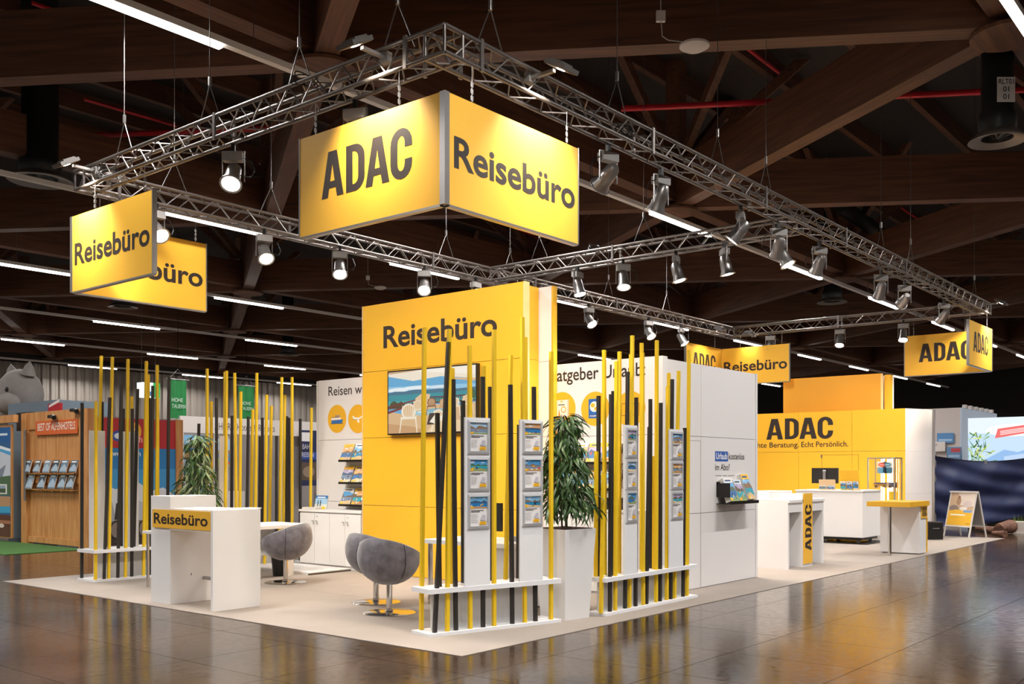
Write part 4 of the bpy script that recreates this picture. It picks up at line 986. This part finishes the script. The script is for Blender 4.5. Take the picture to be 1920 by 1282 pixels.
# white platform with sideboard
pf = thing('platform', 'low white floor platform in front of the left sideboard', 'platform')
part('deck', BOX((3.20, 5.95, .006), (3.99, 7.3, .045)), WHITE, pf); part('deck_edge', BOX((3.18, 5.93, .006), (3.99, 5.95, .03)), mat('dark_gap', '#4A4440', .7, noise=.1), pf)
sb = thing('sideboard', 'long white sideboard with small handles under the left brochure racks', 'cabinet', (4.02, 0, .045))
part('carcass', BOX((.02, 5.72, -.035), (.46, 7.2, .84)), WHITE, sb); part('top_board', BOX((-.01, 5.72, .84), (.47, 7.22, .875)), WHITE, sb)
for k in range(4):
    y = 5.74+k*.365; d_ = part('door', BOX((0, y+.003, .02), (.018, y+.362, .82)), WHITE, sb)
    hy = y+.32 if k % 2 == 0 else y+.045
    part('handle', MB().path([(0, hy, .70), (-.025, hy, .70), (-.025, hy-.045, .70), (-.022, hy-.048, .64)], .005, 6), ALU, d_)
    if k % 2 == 0: part('lock', MB().tube((0, hy-.02, .77), (-.006, hy-.02, .77), .008, 10), ALU, d_)
def brochure_block(nm, label, M, w, h, d, grp, cvr=None, spine='#E8E2DA'):
    """a small stack of brochures: local x right, y up, z outwards"""
    t = thing(nm, label, 'brochures', (0, 0, 0), 0, grp); t.matrix_local = M
    part('pages', MB().box((0, 0, 0), (w, h, d)), flat(spine), t)
    picture('cover_print', t, Matrix.Translation((0, 0, d)), w, h, cvr or cover(rng))
    return t
c_ = brochure_block('display_card', 'blue beach picture card standing on the left sideboard', Matrix.Translation((4.2, 7.05, .921)) @ FX(0, 0, 0) @ Matrix.Rotation(R(-10), 4, 'X'), .30, .22, .01, 'cards on the left sideboard',
   [('#9FC7E4', rect(0, 0, 1, 1)), ('#2F6FB0', rect(0, .78, 1, 1)), ('#F2F4F4', rect(.15, .82, .82, .9)), ('#D9DDD8', rect(0, 0, 1, .36)), ('#E8C53A', [(.45, 0), (.7, .22), (.95, .1), (.9, 0)]), ('#2B2F38', rect(.22, .2, .29, .58)), ('#2B2F38', rect(.42, .2, .5, .6)), ('#2B2F38', disc(.255, .6, .03, .04)), ('#2B2F38', disc(.46, .62, .03, .04))])
brochure_block('leaflet_stack', 'flat stack of leaflets lying on the left end of the sideboard', Matrix.Translation((4.03, 7.16, .922)) @ Matrix.Rotation(R(-90), 4, 'Z'), .34, .12, .03, 'cards on the left sideboard', [('#EDE6E0', rect(0, 0, 1, 1)), ('#D9B7A8', rect(.1, .2, .6, .8))])
# brochure racks
RK = mat('rack_metal', '#2B2825', .4, .5, noise=.08)
def rack_X(label, X, ya, yb_, zb, h, n, grp, item, sk=.17):
    """wall rack on a face X=const: shelf lip in front, n brochures leaning back"""
    t = thing('brochure_rack', label, 'rack', (X, ya, zb), 0, 'brochure racks on the white walls')
    wd = ya-yb_
    part('top_rail', BOX((-.03, -wd, h-.012), (0, 0, h)), RK, t)
    part('shelf', BOX((-sk, -wd, -.012), (0, 0, 0)), RK, t); part('lip', BOX((-sk-.006, -wd, -.012), (-sk, 0, .022)), RK, t)
    cw = wd/n
    for k in range(n+1): part('divider', MB().add([(-.005, -k*cw-.003, h), (-.005, -k*cw+.003, h), (-sk, -k*cw+.003, 0), (-sk, -k*cw-.003, 0), (-.03, -k*cw-.003, h-.1), (-.03, -k*cw+.003, h-.1)], [(0, 1, 2, 3), (0, 3, 4), (1, 5, 2)]), RK, t)
    L = math.hypot(h, sk-.04); tilt = math.atan2(sk-.05, h)
    for k in range(n):
        M = Matrix.Translation((X-sk+.035, ya-k*cw-.015, zb+.003)) @ FX(0, 0, 0) @ Matrix.Rotation(-tilt, 4, 'X')
        brochure_block('brochure_stack', item % ORD[k], M, cw-.03, L*.96, .03, grp)
for k, zb_ in enumerate([W45(650, q)[1]+.03 for q in (868, 909, 950)]):
    rack_X('dark brochure rack on the white wall left of the tower, %s row from top' % ORD[k], 4.5, W45(650, 860)[0], W45(650, 860)[0]-.81, zb_, .26, 3, 'brochures left of the tower', 'travel brochures, %s from left in the {} rack row left of the tower'.format(('top', 'middle', 'bottom')[k]))
for k, zb_ in enumerate([W45(1090, q)[1] for q in (869, 917)]):
    rack_X('dark brochure rack on the white wall behind the near plant, %s row from top' % ORD[k], 4.5, 2.32, 1.32, zb_, .25, 4, 'brochures behind the near plant', 'travel brochures, %s from left in the {} rack row behind the near plant'.format(('upper', 'lower')[k]))
cb = thing('cabinet', 'white cabinet under the brochure racks right of the tower', 'cabinet', (4.1, 0, .006))
part('carcass', BOX((.02, .95, 0), (.38, 2.3, 1.02)), WHITE, cb); part('top_board', BOX((0, .94, 1.02), (.39, 2.32, 1.05)), WHITE, cb)
for k in range(3): part('door', BOX((0, .955+k*.45, .03), (.02, 1.395+k*.45, 1.0)), WHITE, cb)
pr = thing('printer', 'black printer on the white cabinet behind the aisle rod screen', 'printer', (4.18, 1.12, 1.062))
part('body', BOX((0, 0, 0), (.28, .38, .14)), BLACK, pr); part('paper_tray', MB().add([(.05, .05, .14), (.05, .33, .14), (.24, .33, .25), (.24, .05, .25), (.07, .05, .13), (.07, .33, .13), (.26, .33, .24), (.26, .05, .24)], [(0, 1, 2, 3), (7, 6, 5, 4), (0, 3, 7, 4), (1, 5, 6, 2), (3, 2, 6, 7)]), GREYPL, pr)
# rack on the aisle wall
ra = thing('brochure_rack', 'dark leaflet rack on the white side wall facing the aisle', 'rack', (5.9, .76, 1.10), 0, 'brochure racks on the white walls')
part('top_rail', BOX((0, -.03, .25), (.86, 0, .29)), RK, ra); part('shelf', BOX((0, -.2, -.012), (.86, 0, 0)), RK, ra); part('lip', BOX((0, -.206, -.012), (.86, -.2, .03)), RK, ra); part('end_plate', BOX((0, -.2, .08), (.006, 0, .27)), RK, ra)
for k, (xx, w_, d_, h_, lb) in enumerate(((.05, .25, .07, .33, 'thick stack of white brochures at the left of the aisle rack'), (.33, .21, .06, .31, 'stack of orange brochures in the middle of the aisle rack'), (.60, .22, .11, .37, 'thick stack of blue topped brochures at the right of the aisle rack'))):
    brochure_block('brochure_stack', lb, Matrix.Translation((5.9+xx, .76-.19+d_, 1.103)) @ FY(0, 0, 0) @ Matrix.Rotation(R(-22), 4, 'X'), w_, h_, d_, 'brochures in the aisle rack')

# ================================================================== NEIGHBOURING STANDS
def plank_panel(t, X, ya, yb_, z0, z1, n, th_=.03):
    wd = (ya-yb_)/n
    for k in range(n): part('plank', BOX((X, yb_+k*wd+.002, z0), (X+th_, yb_+(k+1)*wd-.002, z1)), PINE, t)
nb_ = thing('pine_stand_wall', 'pine board stand wall with orange hotel sign at the left', 'stand wall')
plank_panel(nb_, 3.5, 15.55, 13.35, .12, 1.42, 12); plank_panel(nb_, 3.5, 15.55, 13.35, 1.75, 2.42, 12)
part('lower_rail', BOX((3.47, 13.3, .04), (3.54, 15.6, .16)), PINE, nb_); part('middle_rail', BOX((3.47, 13.35, 1.28), (3.53, 15.55, 1.42)), PINE, nb_)
part('rack_board', BOX((3.48, 13.35, 1.42), (3.52, 15.55, 1.78)), PINE, nb_); part('top_rail', BOX((3.47, 13.2, 2.40), (3.53, 15.7, 2.76)), PINE, nb_)
part('post', BOX((3.43, 12.95, 0), (3.57, 13.3, 2.75)), PINE, nb_); part('post', BOX((3.43, 15.55, 0), (3.57, 15.8, 2.75)), PINE, nb_)
yl, zt_ = atX(67, 790, 3.46); yr, zb2 = atX(146, 812, 3.46)
part('sign_board', BOX((3.455, yr, zb2), (3.468, yl, zt_)), flat('#D2622B'), nb_)
lettering('lettering', 'BEST OF ALPENHOTELS', nb_, FX(3.455, 0, 0), -yl+.1, yl-yr-.2, zb2+.09, .15, flat('#EFE3D6'), .008)
part('grey_pole', MB().tube((3.38, 15.5, .9), (3.38, 15.5, 2.4), .03, 10), ALU, nb_)
for k, (px_, py_) in enumerate(((95, 781), (137, 769))):
    y_, z_ = atX(px_, py_, 3.4); tag(part('clip_lamp', MB().box((3.36, y_-.1, z_-.03), (3.46, y_+.06, z_+.03)).tube((3.4, y_-.1, z_), (3.36, y_-.22, z_-.03), .045, 10), BLACK, None), 'small black clip lamp on the pine wall, %s one from the left' % ORD[k], 'lamp', 'clip lamps on the pine wall')
for rw, (pyt, pyb, pxs) in enumerate(((862, 886, (48, 66, 84, 100, 116, 134)), (888, 916, (52, 74, 94, 112, 128)))):
    for k, px_ in enumerate(pxs):
        y_, zt2 = atX(px_, pyt, 3.42); _, zb3 = atX(px_, pyb, 3.42)
        brochure_block('leaflet', 'hotel leaflet in the %s row on the pine wall, %s from left' % (('upper', 'lower')[rw], ORD[k]), Matrix.Translation((3.38, y_, zb3)) @ FX(0, 0, 0) @ Matrix.Rotation(R(-15), 4, 'X'), .27, zt2-zb3, .02, 'leaflets on the pine wall',
                       [(('#4A565E', '#55524C', '#7A8A96', '#2E3A44', '#5C7488')[(k+rw*2) % 5], rect(0, 0, 1, 1)), ('#9DB0BE', [(0, .3), (.5, .7), (1, .4), (1, .1), (0, .1)]), ('#E3E6E6', rect(.1, .8, .8, .92))])
part('leaflet_ledge', BOX((3.38, 13.4, atX(100, 887, 3.42)[1]-.02), (3.48, 15.6, atX(100, 887, 3.42)[1]-.005)), PINE, nb_); part('leaflet_ledge', BOX((3.38, 13.4, atX(100, 917, 3.42)[1]-.02), (3.48, 15.6, atX(100, 917, 3.42)[1]-.005)), PINE, nb_)
# mountain poster panel
mp_ = thing('poster_wall', 'tall snowy mountain poster panel at the far left edge', 'poster', (3.3, 15.95, .1))
part('board', BOX((.0, 0, 0), (.04, 2.2, 2.42)), PINE, mp_)
picture('poster_print', mp_, FX(0, 2.15, .02), 2.1, 2.35, [('#2E5E8C', rect(0, 0, 1, 1)), ('#1C5C97', rect(0, .86, 1, 1)), ('#D9E4EC', rect(.55, .925, .93, .945)), ('#EDF1F4', [(0, .90), (.5, .87), (1, .80), (1, .775), (.5, .84), (0, .86)]), ('#4FA0D2', [(0, .86), (.5, .84), (1, .775), (1, .73), (0, .75)]),
    ('#C9CDD6', [(0, .74), (.2, .78), (.45, .75), (.7, .79), (1, .74), (1, .5), (0, .5)]), ('#8D94A4', [(.1, .7), (.3, .62), (.35, .52), (.1, .55)]), ('#7F8796', [(.5, .72), (.7, .6), (.9, .66), (.8, .52), (.55, .55)]), ('#A9AFBC', [(.3, .66), (.5, .6), (.62, .68), (.45, .74)]), ('#4C6A48', [(0, .5), (1, .56), (1, .38), (0, .36)]),
    ('#E5E2DA', rect(.28, .39, .92, .48)), ('#44543A', rect(.31, .4, .89, .44)), ('#8FA3B4', rect(.31, .44, .89, .47)), ('#B58A62', rect(0, .25, 1, .37)), ('#D9C8A8', disc(.5, .31, .2, .03)), ('#3C9CC4', [(0, .2), (1, .22), (1, .28), (0, .26)]), ('#5C3428', rect(0, .0, 1, .2)), ('#A36A4A', rect(.0, .12, 1, .15)), ('#C9B49A', disc(.3, .08, .1, .03)), ('#2C1E1A', disc(.65, .07, .12, .05)), ('#D8CABB', disc(.8, .1, .06, .02))])
part('pine_beam', BOX((-.05, -.2, 2.46), (.05, 2.6, 2.62)), PINE, mp_)
gr_ = thing('green_turf', 'green turf floor in front of the pine stand', 'turf'); part('turf_mat', BOX((1.9, 13.0, .0005), (3.45, 19.5, .01)), mat('turf', '#3E6B2C', .95, noise=.3, nscale=30, bump=.4), gr_)
# grey-blue box on top, red sign and plush animal
X_ = 4.1
def at_box(nm, label, cat, X, x0p, y0p, x1p, y1p, dep, m, below=None):
    ya, zt2 = atX(x0p, y0p, X); yb3, zb3 = atX(x1p, y1p, X)
    return tag(part(nm, BOX((X, yb3, zb3 if below is None else below), (X+dep, ya, zt2)), m, None), label, cat), ya, yb3, zb3, zt2
bx_, ya, yb3, zb3, zt2 = at_box('roof_box', 'pale blue display box on top of the pine stand', 'box', 4.1, 15, 758, 108, 792, 1.2, flat('#6E7F8C'), 0.)
at_box('screen_box', 'small black box on the top left of the pine stand', 'box', 3.6, 31, 774, 56, 794, .3, BLACK, 2.4)
rs, ya, yb3, zb3, zt2 = at_box('red_sign', 'small red swoosh sign above the pine stand', 'sign', 4.0, 90, 757, 113, 771, .05, flat('#B01C28'), 2.7)
part('swoosh', MB().prism([(-ya+.05, zb3+.1), (-yb3-.05, zb3+.2), (-yb3-.02, zb3+.27), (-ya+.05, zb3+.15)], .001, .003, M=FX(4.0, 0, 0)), flat('#E8E0DC'), rs)
PL = mat('grey_plush', '#8B8480', .95, noise=.12, nscale=10, bump=.4, bscale=40)
pa_y, pa_z = atX(38, 740, 4.6)
pl = thing('plush_animal', 'large grey plush animal figure above the pine stand', 'plush toy', (4.6, pa_y, 3.03), 0)
def blob(c, r, n=16):
    m2 = MB(); m2.lathe([(max(.001, math.sin(math.pi*k/10)), -math.cos(math.pi*k/10)) for k in range(11)], n, 0, Matrix.Translation(c) @ Matrix.Diagonal((*r, 1))); return m2
hz = pa_z-3.03
part('body', blob((0.15, .45, hz*.25), (.55, .75, .75)), PL, pl); part('head', blob((0, 0, hz), (.5, .62, .62)), PL, pl); part('muzzle', blob((-.36, -.24, hz-.24), (.26, .34, .27)), PL, pl)
part('arm', blob((-.3, .62, hz*.35), (.25, .3, .5)), PL, pl)
for s_, yy in ((0, .42), (1, -.42)): part('ear', MB().lathe([(.17, 0), (.1, .2), (.001, .34)], 10, 0, Matrix.Translation((0, yy, hz+.45)) @ Matrix.Rotation(R(-14 if yy > 0 else 14), 4, 'X')), PL, pl)
for yy in (.1, -.36): part('eye', blob((-.47, yy, hz+.08), (.04, .05, .06), 8), BLACK, pl)
# red and blue poster wall
Yr = 13.15; xr0 = atY(166, 900, Yr)[0]; xr1 = atY(329, 900, Yr)[0]; zr = atY(250, 785, Yr)[1]
rw_ = thing('poster_wall', 'red and blue mountain bike poster wall behind the left rods', 'poster', (xr0, Yr, .02))
WW = xr1-xr0
part('board', BOX((0, 0, 0), (WW, .06, zr)), flat('#8A8480'), rw_)
sh = [('#1E78B4', rect(0, 0, 1, 1)), ('#3C93C8', rect(0, .42, 1, .6)), ('#B4202A', rect(0, .765, 1, 1)), ('#2B4FA0', disc(.34, .86, .09, .045)), ('#E9EDF0', disc(.34, .86, .06, .025)), ('#F0B429', disc(.52, .9, .07, .07)), ('#B4202A', disc(.5, .86, .06, .03)),
      ('#DADDE0', [(0, .4), (.15, .48), (.3, .44), (.5, .52), (.7, .42), (.85, .45), (1, .38), (1, .1), (0, .1)]), ('#A9AAB0', [(.1, .3), (.25, .36), (.3, .2), (.15, .12)]), ('#B9BCC2', [(.55, .35), (.7, .3), (.75, .15), (.5, .2)]), ('#7A6A62', [(0, .28), (.2, .18), (.45, .22), (.7, .16), (1, .24), (1, 0), (0, 0)]), ('#3B302C', rect(0, 0, 1, .1))]
for cx in (.3, .62): sh += [('#201C1C', disc(cx, .12, .07, .075)), ('#8A7C74', disc(cx, .12, .055, .06)), ('#201C1C', disc(cx+.2, .12, .07, .075)), ('#8A7C74', disc(cx+.2, .12, .055, .06)), ('#2A2A30', [(cx, .12), (cx+.08, .24), (cx+.16, .24), (cx+.2, .12), (cx+.1, .14)]), ('#B8232E', disc(cx+.04, .3, .04, .045)), ('#25252B', [(cx-.02, .2), (cx+.12, .2), (cx+.1, .33), (cx, .33)])]
picture('poster_print', rw_, FY(0, 0, .02), WW, zr-.04, sh)
lettering('lettering', 'on', rw_, FY(0, -.004, 0), WW*.455, WW*.07, zr*.88, .13, flat('#F0EDE6'), .03); lettering('lettering', 'adh', rw_, FY(0, -.004, 0), WW*.47, WW*.13, zr*.81, .13, flat('#F0B0A8'), .03)
lettering('lettering', 'www.a', rw_, FY(0, -.004, 0), WW*.26, WW*.16, zr*.7, .10, flat('#F0F2F2'), .02); lettering('lettering', 'adh', rw_, FY(0, -.004, 0), WW*.48, WW*.10, zr*.7, .10, flat('#F0F2F2'), .02)
part('pine_edge', BOX((WW, -.03, 0), (WW+.16, .1, zr)), PINE, rw_)
# grey neighbouring hotel stand
Ya = 15.0; xa0, xa1 = atY(338, 800, Ya)[0], atY(604, 800, Ya)[0]; za0, za1 = atY(480, 815, Ya)[1], atY(480, 786, Ya)[1]
GRYW = mat('grey_stand_wall', '#8D8683', .6, noise=.03)
ah_ = thing('hotel_stand', 'grey neighbouring stand with a white hotel fascia behind the back rods', 'stand')
part('fascia', BOX((xa0, Ya, za0), (xa1+1.5, Ya+.06, za1)), flat('#D8D2CE'), ah_)
xt0, xt1 = atY(402, 800, Ya)[0], atY(512, 800, Ya)[0]
lettering('lettering', 'AHORN Hotels & Resorts', ah_, FY(0, Ya, 0), xt0, (xt1-xt0)*1.03, za0+.09, .17, flat('#4A4442'), .002)
part('rear_wall', BOX((xa0, Ya+2.2, 0), (xa1+1.5, Ya+2.3, za1)), GRYW, ah_)
for xx in (xa0, xt0, xt1+.3, xa1): part('post', BOX((xx, Ya, 0), (xx+.09, Ya+.09, za0)), flat('#CFC9C5'), ah_)
part('side_wall', BOX((xt1+.32, Ya+.1, 0), (xt1+1.0, Ya+.16, za0)), GRYW, ah_)
part('counter_block', BOX((xt0+.1, Ya+1.2, 0), (xt1, Ya+1.7, 1.0)), flat('#C9C2BD'), ah_)
rng = random.Random(21)
for k, (pa, pb, pt, pbm) in enumerate(((345, 372, 815, 858), (372, 398, 815, 858), (345, 372, 862, 898), (372, 398, 862, 898), (345, 398, 902, 930), (408, 432, 822, 875), (415, 430, 890, 915))):
    Yp = Ya+2.18; a_, zt3 = atY(pa, pt, Yp); b_, zb4 = atY(pb, pbm, Yp)
    pt_ = thing('picture_poster', 'small travel poster on the grey stand rear wall, %s of seven' % ORD[k], 'poster', (a_, Yp, zb4), 0, 'posters in the grey neighbouring stand')
    part('sheet', BOX((0, -.01, 0), (b_-a_-.03, .01, zt3-zb4)), flat('#E5E2DE'), pt_); picture('print', pt_, FY(0, -.01, 0), b_-a_-.03, zt3-zb4, scape(rng))
Yb = Ya-.03; a_, zt3 = atY(563, 806, Yb); b_, zb4 = atY(600, 910, Yb)
nv = thing('notice_board', 'dark blue rail travel poster left of the white partition wall', 'poster', (a_, Yb, zb4))
part('board', BOX((0, -.02, 0), (b_-a_, .02, zt3-zb4)), flat('#1E2A50'), nv)
picture('print', nv, FY(0, -.02, 0), b_-a_, zt3-zb4, [('#1C2850', rect(0, 0, 1, 1)), ('#E6E4E4', rect(.05, .80, .55, .96)), ('#2B4FA0', rect(.05, .48, 1, .6)), ('#55483E', rect(0, .1, 1, .42)), ('#8C7A6A', disc(.4, .25, .3, .1)), ('#D8D5D2', rect(.8, .1, .95, .4))])
lettering('lettering', 'BAHN', nv, FY(0, -.026, 0), .05, (b_-a_)*.5, (zt3-zb4)*.66, .13, flat('#B9BBC6'), .01); lettering('lettering', 'REISEN', nv, FY(0, -.026, 0), .03, (b_-a_)*.6, (zt3-zb4)*.52, .12, flat('#B9BBC6'), .01)
# green banners
GRN = mat('green_banner', '#1E7A3C', .7, noise=.12, nscale=3)
for k, (pa, pb, pt, pbm, lb) in enumerate(((317, 350, 710, 785, 'green hanging banner over the striped plant'), (447, 477, 722, 786, 'green hanging banner over the hotel fascia'))):
    Yg = 24.; a_, zt3 = atY(pa, pt, Yg); b_, zb4 = atY(pb, pbm, Yg)
    t = thing('banner', lb, 'banner', (a_, Yg, zb4), 0, 'green hanging banners'); wg, hg = b_-a_, zt3-zb4
    m2 = MB(); n = 8
    for i in range(n): m2.add([(wg*i/n, .03*math.sin(i*1.7), 0), (wg*(i+1)/n, .03*math.sin((i+1)*1.7), 0), (wg*(i+1)/n, .02*math.sin((i+1)*1.7), hg), (wg*i/n, .02*math.sin(i*1.7), hg)], [(0, 1, 2, 3)], 0, None, True)
    part('cloth', m2, GRN, t); part('rod', MB().tube((-.1, 0, hg), (wg+.1, 0, hg), .02, 8), ALU, t)
    for q in (0, wg): part('cord', MB().path([(q, 0, hg), (wg/2, 0, hg+.35), (wg/2, 0, 10.8-zb4)], .008, 4), STEELW, t)
    lettering('lettering', 'HOHE', t, FY(0, -.04, 0), wg*.12, wg*.62, hg*.42, hg*.1, flat('#C9DCCB'), .0); lettering('lettering', 'TAUERN', t, FY(0, -.04, 0), wg*.12, wg*.78, hg*.26, hg*.1, flat('#C9DCCB'), .0)
# lit cube
Yq = 26.; a_, zt3 = atY(268, 716, Yq); b_, zb4 = atY(300, 746, Yq)
t = thing('lit_sign', 'lit white and green hanging sign box behind the left rods', 'sign', (a_, Yq, zb4))
part('box', BOX((0, 0, 0), (b_-a_, .4, zt3-zb4)), flat('#E8F2EC', emit=1.2), t); picture('front_print', t, FY(0, 0, 0), b_-a_, zt3-zb4, [('#DDEFE6', rect(0, 0, 1, 1)), ('#19A04A', rect(.6, 0, 1, 1)), ('#2E6F9A', rect(.2, .1, .5, .4))], emit=1.2)
for q in (.1, .9): part('wire', MB().tube(((b_-a_)*q, .2, zt3-zb4), ((b_-a_)*q, .2, 10.8-zb4), .008, 4), STEELW, t)

# ---- right background
Xt = 21.6
TARP = mat('blue_tarpaulin', '#1D2A55', .55, noise=.2, nscale=3, bump=.35, bscale=7)
tp = thing('tarpaulin', 'dark blue tarpaulin hung across the far neighbouring stand', 'tarpaulin', (Xt, 0, 0))
def tp_pt(u, v):
    px_ = 1752+u*190; ytop = 855+10*math.sin(u*3.0)+(6*u if u > .5 else 0)*0; ybot = 988-10*u-28*max(0, u-.45)
    py_ = ytop+(ybot-ytop)*v; y_, z_ = atX(px_, py_, Xt); return (.05*math.sin(v*9+u*5)+.04*math.sin(u*17+v*3)+.03*math.sin(v*23-u*9), y_, max(.02, z_))
vs, fs = [], []; nu, nv_ = 40, 26
for i in range(nu+1):
    for j in range(nv_+1): vs.append(tp_pt(i/nu, j/nv_))
for i in range(nu):
    for j in range(nv_): a_ = i*(nv_+1)+j; fs.append((a_, a_+1, a_+nv_+2, a_+nv_+1))
m2 = MB(); m2.add(vs, fs, 0, None, True); part('sheet', m2, TARP, tp)
part('top_cord', MB().path([tp_pt(i/20, 0) for i in range(21)], .012, 5), BLACK, tp)
for u in (0., .5, .97): p_ = tp_pt(u, 0); part('support_post', MB().tube((.08, p_[1], 0), (.08, p_[1], p_[2]+.05), .03, 8), GREYPL, tp)
Xl = 23.0; ya, zt3 = atX(1815, 784, Xl); yb3, zb4 = atX(1990, 880, Xl)
lw = thing('video_wall', 'bright video wall with palm and blue mountains at the right edge', 'screen', (Xl, ya, 0))
part('cabinet', BOX((0, yb3-ya, 0), (.2, 0, zt3)), BLACK, lw)
LS = [('#BFD8F0', rect(0, 0, 1, 1)), ('#DDE9F6', rect(0, .7, 1, 1)), ('#EEF4FA', disc(.5, .75, .3, .12)), ('#8FB6E2', [(.2, .2), (.4, .38), (.55, .33), (.75, .46), (1, .4), (1, 0), (.2, 0)]), ('#B7CFEC', [(.4, .25), (.6, .3), (.8, .24), (1, .3), (1, 0), (.4, 0)]), ('#E86A66', [(.3, .60), (.98, .78), (.98, .92), (.33, .78)])]
rng = random.Random(4)
for i in range(70):
    cx, cy, a_ = rng.uniform(.0, .22), rng.uniform(.02, .62), rng.uniform(0, 6.3); L_ = rng.uniform(.05, .12)
    LS.append((rng.choice(['#3F7A2C', '#6FA03A', '#A9C24A', '#24521F', '#D9E07A']), [(cx, cy), (cx+L_*math.cos(a_+.15), cy+L_*1.6*math.sin(a_+.15)), (cx+L_*1.2*math.cos(a_), cy+L_*1.9*math.sin(a_))]))
for i in range(3): LS.append(('#F7E4E4', [(.36, .70-i*.03+.02), (.9, .82-i*.03+.02), (.9, .835-i*.03+.02), (.36, .715-i*.03+.02)]))
picture('screen_picture', lw, FX(0, 0, zb4), ya-yb3, zt3-zb4, LS, emit=1.0, step=.0002)
wb2 = thing('booth_block', 'white neighbouring stand block behind the blue tarpaulin', 'stand')
ya, zt3 = atX(1749, 766, 24.); yb3, _ = atX(1800, 766, 24.)
part('wall_panel', BOX((24., yb3, 0), (24.1, ya+1, zt3)), flat('#D3CAC6'), wb2)
part('side_panel', BOX((24., yb3-.05, 0), (28., yb3, zt3)), flat('#C9D8EA'), wb2)
for k in range(6): part('roof_fin', BOX((24.3+k*.6, yb3-.07, zt3), (24.5+k*.6, yb3+.02, zt3+.1)), flat('#D3CAC6'), wb2)
for k, (pa, pt, pb, pbm, c, lb) in enumerate(((1757, 812, 1788, 830, '#5F95CC', 'upper blue picture panel on the white block at right'), (1775, 838, 1802, 862, '#6C95C0', 'lower blue picture panel with red stripe on the white block at right'), (1750, 828, 1772, 846, '#E6DED8', 'pale name plate on the white block at right'))):
    Xp = 23.94-.02*k; a_, zt4 = atX(pa, pt, Xp); b_, zb4 = atX(pb, pbm, Xp)
    t = thing('wall_picture', lb, 'picture', (Xp, a_, zb4), 0); part('panel', BOX((0, b_-a_, 0), (.03, 0, zt4-zb4)), flat(c), t)
    picture('print', t, FX(0, 0, 0), a_-b_, zt4-zb4, [(c, rect(0, 0, 1, 1)), ('#A9CBEA' if k < 2 else '#8A8280', rect(.1, .2, .9, .4) if k < 2 else rect(.2, .6, .8, .75)), ('#D0525A' if k == 1 else c, rect(.3, .6, .95, .9))])
LOG = wood_mat('log_bark', '#4A2C20', '#8A6048', (8, 1, 8), .8)
for k, (pa, pya, pb, pyb, r_, lb) in enumerate(((1832, 983, 1868, 988, .09, 'long pale log lying under the tarpaulin'), (1872, 990, 1895, 987, .17, 'thick dark log end under the tarpaulin'), (1862, 993, 1885, 995, .08, 'thin log in front of the thick dark log'))):
    A_, B_ = atz(pa, pya+13), atz(pb, pyb+13); tag(part('log', MB().tube((A_[0], A_[1], r_+.003), (B_[0], B_[1], r_+.003), r_*.6, 12, r2=r_), LOG, None), lb, 'log', 'logs under the tarpaulin')
pb_ = thing('planter_box', 'long low white planter box with grass at the right edge', 'planter', (*atz(1890, 999), 0), 0)
part('box', BOX((0, -2.4, 0), (.5, 0, .28)), flat('#CFC4BA'), pb_); part('box_rim', BOX((-.02, -2.4, .0), (0, .02, .04)), flat('#E0D8D0'), pb_)
m2 = MB()
rng = random.Random(8)
for i in range(260):
    x_, y_ = rng.uniform(.02, .48), rng.uniform(-2.35, -.05); h_ = rng.uniform(.08, .22); dx_ = rng.uniform(-.05, .05)
    m2.add([(x_, y_, .28), (x_+.015, y_, .28), (x_+dx_, y_+dx_, .28+h_)], [(0, 1, 2)], 0)
o_ = part('grass', m2, mat('grass_blade', '#6E8A3A', .7, noise=.2), pb_); o_['kind'] = 'stuff'

# ---- black power cable loops lying on the truss
for k, (x, y, z, r_, lb) in enumerate(((x0, 2.25, TZ+.05, .13, 'black cable coil on the front left truss, left of the near corner sign'), (3.05, y0, TZ-.1, .12, 'black cable coil hanging in the front right truss above the first spotlight'),
                                     (8.0, 4.2, TZ+.04, .12, 'black cable coil on the crossing truss near its back end'), (x0, 6.1, TZ-.12, .12, 'black cable coil in the truss at the left corner'))):
    m2 = MB()
    for q in range(3):
        m2.path([(r_*(1+.08*q)*math.cos(a*math.pi/8), r_*(.5+.1*q)*math.sin(a*math.pi/8)+.01*q, r_*.7*math.sin(a*math.pi/8+.6*q)) for a in range(17)], .007, 5)
    tag(part('cable_coil', m2, BLACK, None, Matrix.Translation((x, y, z))), lb, 'cable', 'cable coils on the truss')
